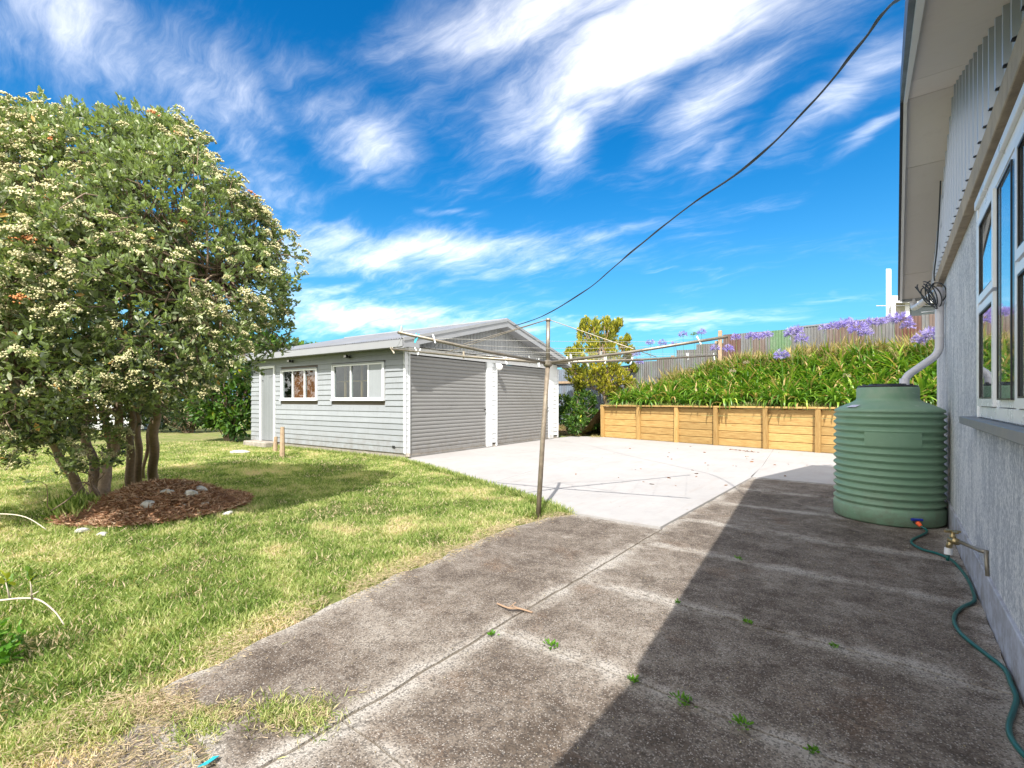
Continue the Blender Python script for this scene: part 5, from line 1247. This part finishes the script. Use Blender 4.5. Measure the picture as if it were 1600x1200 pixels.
flowers = [(1016, 536, 15.6, 1, 'pale lilac flower head left of a row of three against the sky'), (1035, 537, 15.4, 1, 'lilac flower head in the middle of the row of three against the sky'), (1053, 539, 15.3, .8, 'small lilac flower head, right of the row of three against the sky'),
           (1067, 523, 14.9, .95, 'tall lilac flower head standing highest left of the brown fence post'), (1084, 523, 14.8, -1, 'greenish unopened flower head between two tall lilac ones'), (1096, 520, 14.8, 1, 'tall lilac flower head just left of the brown fence post'),
           (994, 554, 15.8, 1, 'lilac flower head behind the clothesline arm near the conifer'), (999, 566, 15.2, 1, 'lilac flower head low beside the conifer below the clothesline arm'),
           (1117, 545, 14.2, 1, 'faded lilac flower head hanging by the foot of the brown fence post'), (1138, 546, 13.8, 1.1, 'blue flower head right of the brown fence post'), (1150, 528, 14, 1, 'lilac flower head in front of the first rusty sheet'),
           (1186, 527, 13.5, 1.15, 'lilac flower head in front of the brown sheet left of the green one'), (1236, 522, 12.9, 1.4, 'large lilac flower head in front of the green fence sheet'), (1252, 531, 12.7, 1.2, 'lilac flower head right of the large one by the green sheet'),
           (1221, 556, 12.0, 1.2, 'lilac flower head low in the leaves below the green fence sheet'), (1302, 511, 12.8, 1.2, 'lilac flower head at the left of the big flowering group'), (1322, 504, 12.8, 1.2, 'topmost lilac flower head of the big flowering group'),
           (1340, 515, 11.9, 1.5, 'largest lilac flower head, at the front of the big flowering group'), (1363, 506, 12.4, 1.3, 'lilac flower head at the right of the big flowering group'), (1408, 500, 11.6, 1.5, 'pale lilac flower head below the white posts of the neighbouring house'),
           (1288, 513, 12.9, 1.0, 'small lilac flower head leftmost of the big flowering group'), (1312, 509, 12.7, 1.0, 'lilac flower head wedged between two of the left of the big flowering group'), (1331, 507, 12.5, 1.1, 'lilac flower head behind the largest one of the big flowering group'),
           (1352, 521, 12.0, 1.2, 'lilac flower head low on the right of the largest one in the big group'), (1376, 503, 12.2, 1.1, 'lilac flower head at the far right end of the big flowering group'), (1396, 499, 11.7, 1.2, 'lilac flower head just left of the pale one below the neighbouring house'),
           (1418, 510, 11.6, 1.1, 'lilac flower head just right of the pale one below the neighbouring house'), (1456, 521, 10.7, 1.2, 'lilac flower head partly behind the white downpipe'), (1436, 533, 11.0, 1.1, 'lilac flower head lowest in the leaves near the white downpipe'),
           (1172, 526, 13.7, 1.0, 'lilac flower head in front of the pale sheet right of the first rusty one'), (1199, 524, 13.3, 1.0, 'small lilac flower head at the left edge of the green fence sheet'), (1244, 517, 12.8, 1.2, 'lilac flower head just above the pair by the green fence sheet'),
           (1446, 528, 10.9, 1.4, 'lilac flower head beside the white downpipe'), (1323, 588, 11.2, -2, 'brown seed head in the leaves above the tank'), (1145, 580, 13.2, -2, 'pale seed head among the leaves in the middle of the bank'), (1166, 567, 13.2, -2, 'pale seed head near the top of the middle of the bank')]
for i, (x, y, d, sc, lb) in enumerate(flowers):
    hd = at(x, y, d); v_ = hd - RW0; t_, s_ = v_.dot(RWD), v_.dot(RWN); gz = float(bank_z(t_, max(s_, .1)))
    if gz > hd.z - .3: gz = hd.z - .35
    o = thing('flowering_agapanthus', lb, 'flower', (hd.x + .04, hd.y, gz), 0, 'agapanthus flowers on the bank')
    tuft_stem(o, (-.04, 0, hd.z - gz), greenm if sc == -1 else (seedm[i % 2] if sc == -2 else umb[i % 4]), abs(sc) * 1.4 if sc > 0 else 1.1)
# dry grass along the crest and green grass by the wall
def blades(name, P, h, w, mat, rmin=0., rmax=1., leanf=.5, clip=None):
    n = len(P); d = np.stack([rng.normal(size=n) * leanf, rng.normal(size=n) * leanf, np.ones(n)], 1)
    hh_ = h * (.5 + .8 * rng.random(n)); S = np.stack([w * (.7 + .6 * rng.random(n)), hh_, hh_], 1)
    S[:, 0] = np.broadcast_to(S[:, 0], n)
    V, F, rr = scatter([(-.5, 0, 0), (.5, 0, 0), (.18, .55, .04), (0, 1, .22)], [(0, 1, 2), (0, 2, 3)], P, basis(d), S, rmin + (rmax - rmin) * (clip if clip is not None else rng.random(n)))
    return kind(link(name, npmesh(name, V, F, mat, rr)), 'stuff')
n = 15000; t_ = rng.random(n) * 11; s_ = np.clip(3.0 + rng.normal(size=n) * .5, 2.2, 4.6); s_ = np.where(t_ < 2, s_ * .75 + .1, s_)
XY = np.array(RW0)[:2] + np.outer(t_, np.array(RWD)[:2]) + np.outer(s_, np.array(RWN)[:2])
clumpy = vn(XY[:, 0], XY[:, 1], 3.2, 6); k = clumpy > .3
Pg = np.stack([XY[:, 0], XY[:, 1], bank_z(t_, s_)], 1)[k]; blades('dry_grass', Pg, .46 * (.5 + clumpy[k]), .013, 'drygrass', leanf=.6)
n = 9000; t_ = rng.random(n) * 10; s_ = rng.random(n) ** 1.4 * 1.0 + .04
XY = np.array(RW0)[:2] + np.outer(t_, np.array(RWD)[:2]) + np.outer(s_, np.array(RWN)[:2]); Pg = np.stack([XY[:, 0], XY[:, 1], bank_z(t_, s_)], 1)
blades('bank_grass', Pg, .13, .010, 'grass', 0., .9, leanf=.7)
n = 7000; t_ = -rng.random(n) * 3.4 + .1; s_ = rng.random(n) * 4 - .6
XY = np.array(RW0)[:2] + np.outer(t_, np.array(RWD)[:2]) + np.outer(s_, np.array(RWN)[:2]); k = (vn(XY[:, 0], XY[:, 1], 2.5, 4) > .45); Pg = np.stack([XY[:, 0], XY[:, 1], np.where(s_ > 0, bank_z(t_, np.maximum(s_, 0)), -.01)], 1)[k]
blades('rough_grass', Pg, .12, .010, 'drygrass', 0., 1., leanf=.9)

# ------------------------------------------------------------------ lawn blades
edx = np.array([p[0] for p in edgeL] + [-2.66]); edy = np.array([p[1] for p in edgeL] + [4.3])
def on_lawn(X, Y, m=0.):
    lx_ = leftx(Y) + (vn(Y, np.zeros_like(Y), 5, 4) - .5) * .10
    ok = np.where(Y < 4.33, X < lx_ + m, X < -2.6)
    ye = np.interp(X, edx, edy)       # lawn lies below this line (smaller Y) in front of the pad
    ok &= ~((X > -7.8) & (Y > ye + m))
    v0 = X - G0.x, Y - G0.y; gx = v0[0] * ga.x + v0[1] * ga.y; gy = v0[0] * gb.x + v0[1] * gb.y
    ok &= ~((gx > -.03) & (gy < GD + .1) & (gy > -6)) 
    return ok
def samp(n, rmin, rmax, pw):
    u = rng.random(n); r = (rmin ** (2 - pw) + u * (rmax ** (2 - pw) - rmin ** (2 - pw))) ** (1 / (2 - pw)); a = R(rng.uniform(-78, 30, n)) if False else np.radians(rng.uniform(-72, 12, n))
    lat, depv = r * np.sin(a), r * np.cos(a); return CC * lat - SS * depv, SS * lat + CC * depv, r
X, Y, Rr = samp(760000, 1.3, 17, 1.62)
Yn = Y; k = on_lawn(X, Y, .03); X, Y, Rr = X[k], Y[k], Rr[k]
_, mr = mound_z(X, Y); k = (mr > .80 + .35 * vn(X, Y, 4, 13)) | (rng.random(len(X)) < .02); X, Y, Rr = X[k], Y[k], Rr[k]
pat = .35 * vn(X, Y, 1.1, 1) + .35 * vn(X, Y, 3.1, 2) + .30 * vn(X, Y, 8., 3)
# distance to the driveway edge dries the grass out
de = np.where(Y < 4.3, leftx(np.clip(Y, -3, 4.3)) - X, 9)
dry = np.clip(1 - de / .34, 0, 1) * (.35 + vn(X, Y, 4, 7))
k = rng.random(len(X)) > dry * .85 + np.clip((.42 - pat) * 5, 0, .6); X, Y, Rr, pat, dry = X[k], Y[k], Rr[k], pat[k], dry[k]
tone = np.clip(.28 + (pat - .44) * 1.5 + rng.normal(size=len(X)) * .17 + dry * .4, 0, 1)
tone = np.where(rng.random(len(X)) < .055 + .26 * np.clip((.47 - pat) * 3, 0, 1) + .4 * dry, .82 + .18 * rng.random(len(X)), tone)
hg = (.034 + .024 * vn(X, Y, 2.2, 11) + .014 * rng.random(len(X))) * (1 - .45 * np.clip(dry, 0, 1))
_, mr = mound_z(X, Y); hg = hg * (1 + .9 * np.clip(1.5 - mr, 0, .6))
blades('lawn_grass', np.stack([X, Y, np.full(len(X), -.022)], 1), hg * .85, .0028 * (1 + Rr / 2.6), 'grass', clip=tone, leanf=1.0)
# taller fringe along walls, pole, trunk and pad edge
fr = []
for k in range(len(edgeL) - 1):
    a, c_ = np.array(edgeL[k]), np.array(edgeL[k + 1]); m_ = int(900 * np.linalg.norm(c_ - a)); u = rng.random((m_, 1)); fr.append(a + (c_ - a) * u + rng.normal(size=(m_, 2)) * .03 - np.array([0, .04]))
for y in np.linspace(-.05, 6.1, 60): p = GL(-.05, float(y)); fr.append(np.array([[p.x, p.y]]) + rng.normal(size=(60, 2)) * .035 + np.array([-.0, -.03]))
fr.append(np.array([[base.x, base.y]]) + rng.normal(size=(700, 2)) * .09 + np.array([-.1, .1]))
fr = np.concatenate(fr); blades('grass_fringe', np.column_stack([fr, np.full(len(fr), -.02)]), .085, .006, 'grass', .0, .72, leanf=.55)
tg = np.array([[gp(125, 800).x, gp(125, 800).y]]) + rng.normal(size=(900, 2)) * np.array([.2, .12]); blades('long_grass_tuft', np.column_stack([tg, np.full(len(tg), -.02)]), .20, .006, 'grass', 0., .6, leanf=.5)
# dry clippings strewn on the edge of the slabs and crossing the near corner
n = 10000; Yc = rng.uniform(-.4, 4.3, n); Xc = leftx(Yc) + rng.normal(size=n) * .075 - .05
m2 = 4000; u = rng.random(m2); Xc2 = -2.35 + u * .75 + rng.normal(size=m2) * .05; Yc2 = .48 + u * .55 + rng.normal(size=m2) * .05 + .05 * np.sin(u * 9)
m3 = 4500; Xc3 = rng.uniform(-2.5, -1.75, m3); Yc3 = rng.uniform(.0, .62, m3)
Xc = np.concatenate([Xc, Xc2, Xc3]); Yc = np.concatenate([Yc, Yc2, Yc3]); k = vn(Xc, Yc, 7, 8) > .42; Xc, Yc = Xc[k], Yc[k]; n = len(Xc)
d = rng.normal(size=(n, 3)); d[:, 2] = np.abs(d[:, 2]) * .12
V, F, rr = scatter([(-.5, 0, 0), (.5, 0, 0), (0, 1, 0)], [(0, 1, 2)], np.stack([Xc, Yc, .004 + rng.random(n) * .008], 1), basis(d), np.stack([np.full(n, .0035), .014 + .028 * rng.random(n), np.ones(n)], 1), np.clip(.1 + .7 * rng.random(n), 0, 1))
kind(link('grass_clippings', npmesh('grass_clippings', V, F, 'straw', rr)), 'stuff')
m2 = 2600; u = rng.random(m2); k = rng.choice(5, m2); cxs = np.array([-2.25, -2.0, -1.85, -2.35, -1.72])[k]; cys = np.array([.45, .66, .86, .25, .93])[k]
blades('edge_grass', np.stack([cxs + rng.normal(size=m2) * .06, cys + rng.normal(size=m2) * .05, np.full(m2, .0)], 1), .035, .004, 'grass', .1, .9, leanf=.9)
# pebbles and grit on the slabs
n = 2600; Xp = rng.uniform(-2.6, .38, n); Yp = rng.uniform(.3, 8, n); k = Xp > leftx(Yp); Xp, Yp = Xp[k], Yp[k]; n = len(Xp)
V, F, rr = scatter(*BLOB, np.stack([Xp, Yp, np.full(n, .003)], 1), basis(rng.normal(size=(n, 3))), .0015 + .004 * rng.random(n) ** 4, rng.random(n))
kind(link('grit', npmesh('grit', V, F, 'seed', rr)), 'stuff')

# weeds in the joints
weeds = [(770, 993, .6, 'tiny green weed at the corner where the long slab joint meets a cross joint'), (862, 1010, .8, 'small green weed in the near cross joint, sunlit side'), (989, 1064, .7, 'green weed in the near cross joint at the shadow edge'), (1066, 1096, 1.1, 'bright green weed in the near cross joint beside the white gravelly patch'),
         (1160, 1133, 1., 'double tufted green weed lowest in the shadowed near joint'), (1168, 974, .6, 'small weed in the second cross joint in shade'), (1058, 943, .4, 'tiny weed in the second cross joint at the shadow edge'), (1304, 1011, .5, 'small weed in the second cross joint towards the house'), (1156, 875, .6, 'small weed in the shaded slab nearest the shadow corner'), (1270, 1176, .5, 'faint low weed at the foot of the white gravelly patch')]
for i, (x, y, s, lb) in enumerate(weeds):
    p = gp(x, y); n = int(40 * s); r_ = .016 * s
    P_ = np.stack([rng.normal(size=n) * r_, rng.normal(size=n) * r_, rng.random(n) * .01], 1); d = P_ * 18 + rng.normal(size=(n, 3)) * .5; d[:, 2] = np.abs(d[:, 2]) * .5 + .3
    V, F, rr = scatter(*LEAF, P_, basis(d), .014 + .012 * rng.random(n), rng.random(n))
    o = link('weed', npmesh('weed', V, F, 'weed', rr), None, (p.x, p.y, .0)); tag(o, lb, 'weed', 'weeds in the slab joints')

# twig, tape, edge shrub with branch
p = gp(805, 950); b = MB(); q = [gp(777, 943, .008), gp(795, 950, .02), gp(812, 951, .01), gp(832, 957, .007)]; b.tube(bez(q, 4), .005, 6); b.tube([q[1], gp(806, 941, .03)], .003, 5); b.tube([q[2], gp(800, 946, .02)], .003, 5)
o = b.build('twig', 'twig', world=True, loc=(p.x, p.y, 0)); tag(o, 'brown dry forked twig lying on the sunlit slabs', 'twig')
p = gp(325, 1190); b = MB(); q = [gp(313, 1197, .012), gp(322, 1192, .02), gp(330, 1187, .018), gp(338, 1181, .012)]; dx_ = Vector((.006, .008, 0))
for s_ in q: b.v += [tuple(s_ - dx_), tuple(s_ + dx_)]
b.v += [(x, y, z_ - .002) for x, y, z_ in b.v]; b.f = [(2 * k, 2 * k + 1, 2 * k + 3, 2 * k + 2) for k in range(3)] + [(8 + 2 * k, 10 + 2 * k, 11 + 2 * k, 9 + 2 * k) for k in range(3)]
o = b.build('plastic_strip', 'cyan', world=True, loc=(p.x, p.y, 0)); tag(o, 'bright turquoise plastic strip lying at the bottom edge of the lawn', 'litter')
sb = gp(-140, 1010); sh = thing('garden_shrub', 'sparse shrub at the left edge with an arching bare branch and yellow leaf tips', 'shrub', (sb.x, sb.y, 0))
b = MB(); br = bez([sb + Vector((0, 0, -.03)), at(-120, 960, 2.3), at(-50, 940, 2.15), at(0, 938, 2.1), at(30, 935, 2.08), at(60, 937, 2.06), at(85, 955, 2.05), at(100, 976, 2.04)], 5)
b.tube(br, [.0065 * (1 - .018 * i) for i in range(len(br))], 7); tw = [(at(15, 936, 2.1), at(8, 905, 2.1)), (at(50, 936, 2.06), at(47, 905, 2.05)), (at(48, 930, 2.06), at(60, 924, 2.05))]
for a, c_ in tw: b.tube([a, a.lerp(c_, .5) + Vector((.005, 0, 0)), c_], [.004, .003, .002], 5)
b.build('branch', 'pegwood', sh, smooth=True, world=True)
b = MB(); br2 = bez([sb + Vector((0, 0, -.03)), at(-150, 860, 3.0), at(-60, 806, 3.3), at(0, 803, 3.3), at(40, 808, 3.3), at(72, 827, 3.3)], 5); b.tube(br2, [.006 * (1 - .02 * i) for i in range(len(br2))], 6); b.build('branch', 'pegwood', sh, smooth=True, world=True)
Pn, Dn = [], []
for c_ in (at(8, 905, 2.1), at(15, 912, 2.1), at(47, 903, 2.05), at(50, 912, 2.05), at(8, 925, 2.1)): Pn.append(tuple(c_)); Dn.append((0, 0, 1.))
foliage('young_leaves', 'bush', sh, None, 0, 6, .036, .7, .5, shoots=(np.array(Pn), np.array(Dn)), bright=.9, wid=1.2)
lw = [(gp(-20, 1030) + Vector((0, 0, .05)), .10), (gp(5, 1022) + Vector((0, 0, .02)), .05), (gp(-60, 1050) + Vector((0, 0, .1)), .16)]
foliage('foliage', 'weed', sh, lw, 160, 5, .045, .8, .5, lo=.3, zmin=.0)
# debris on the pad
n = 46; Pd = []
for _ in range(n):
    x, y = random.uniform(900, 1290), random.uniform(692, 760); q = gp(x, y)
    if q.x < -1.75 or q.y > 8.2: Pd.append((q.x, q.y, .012))
for x in np.linspace(1145, 1178, 9): q = gp(x, 703 + (x - 1145) * .13); Pd += [(q.x + random.uniform(-.05, .05), q.y + random.uniform(-.05, .05), .013) for _ in range(5)]
Pd = np.array(Pd); n = len(Pd); d = rng.normal(size=(n, 3)); d[:, 2] *= .1
V, F, rr = scatter(*LEAF, Pd, basis(d), .03 + .05 * rng.random(n), rng.random(n) * .5); kind(link('fallen_leaves', npmesh('fallen_leaves', V, F, 'litter', rr)), 'stuff')

scene.cycles.max_bounces = 6; scene.cycles.transparent_max_bounces = 8; scene.cycles.use_denoising = True
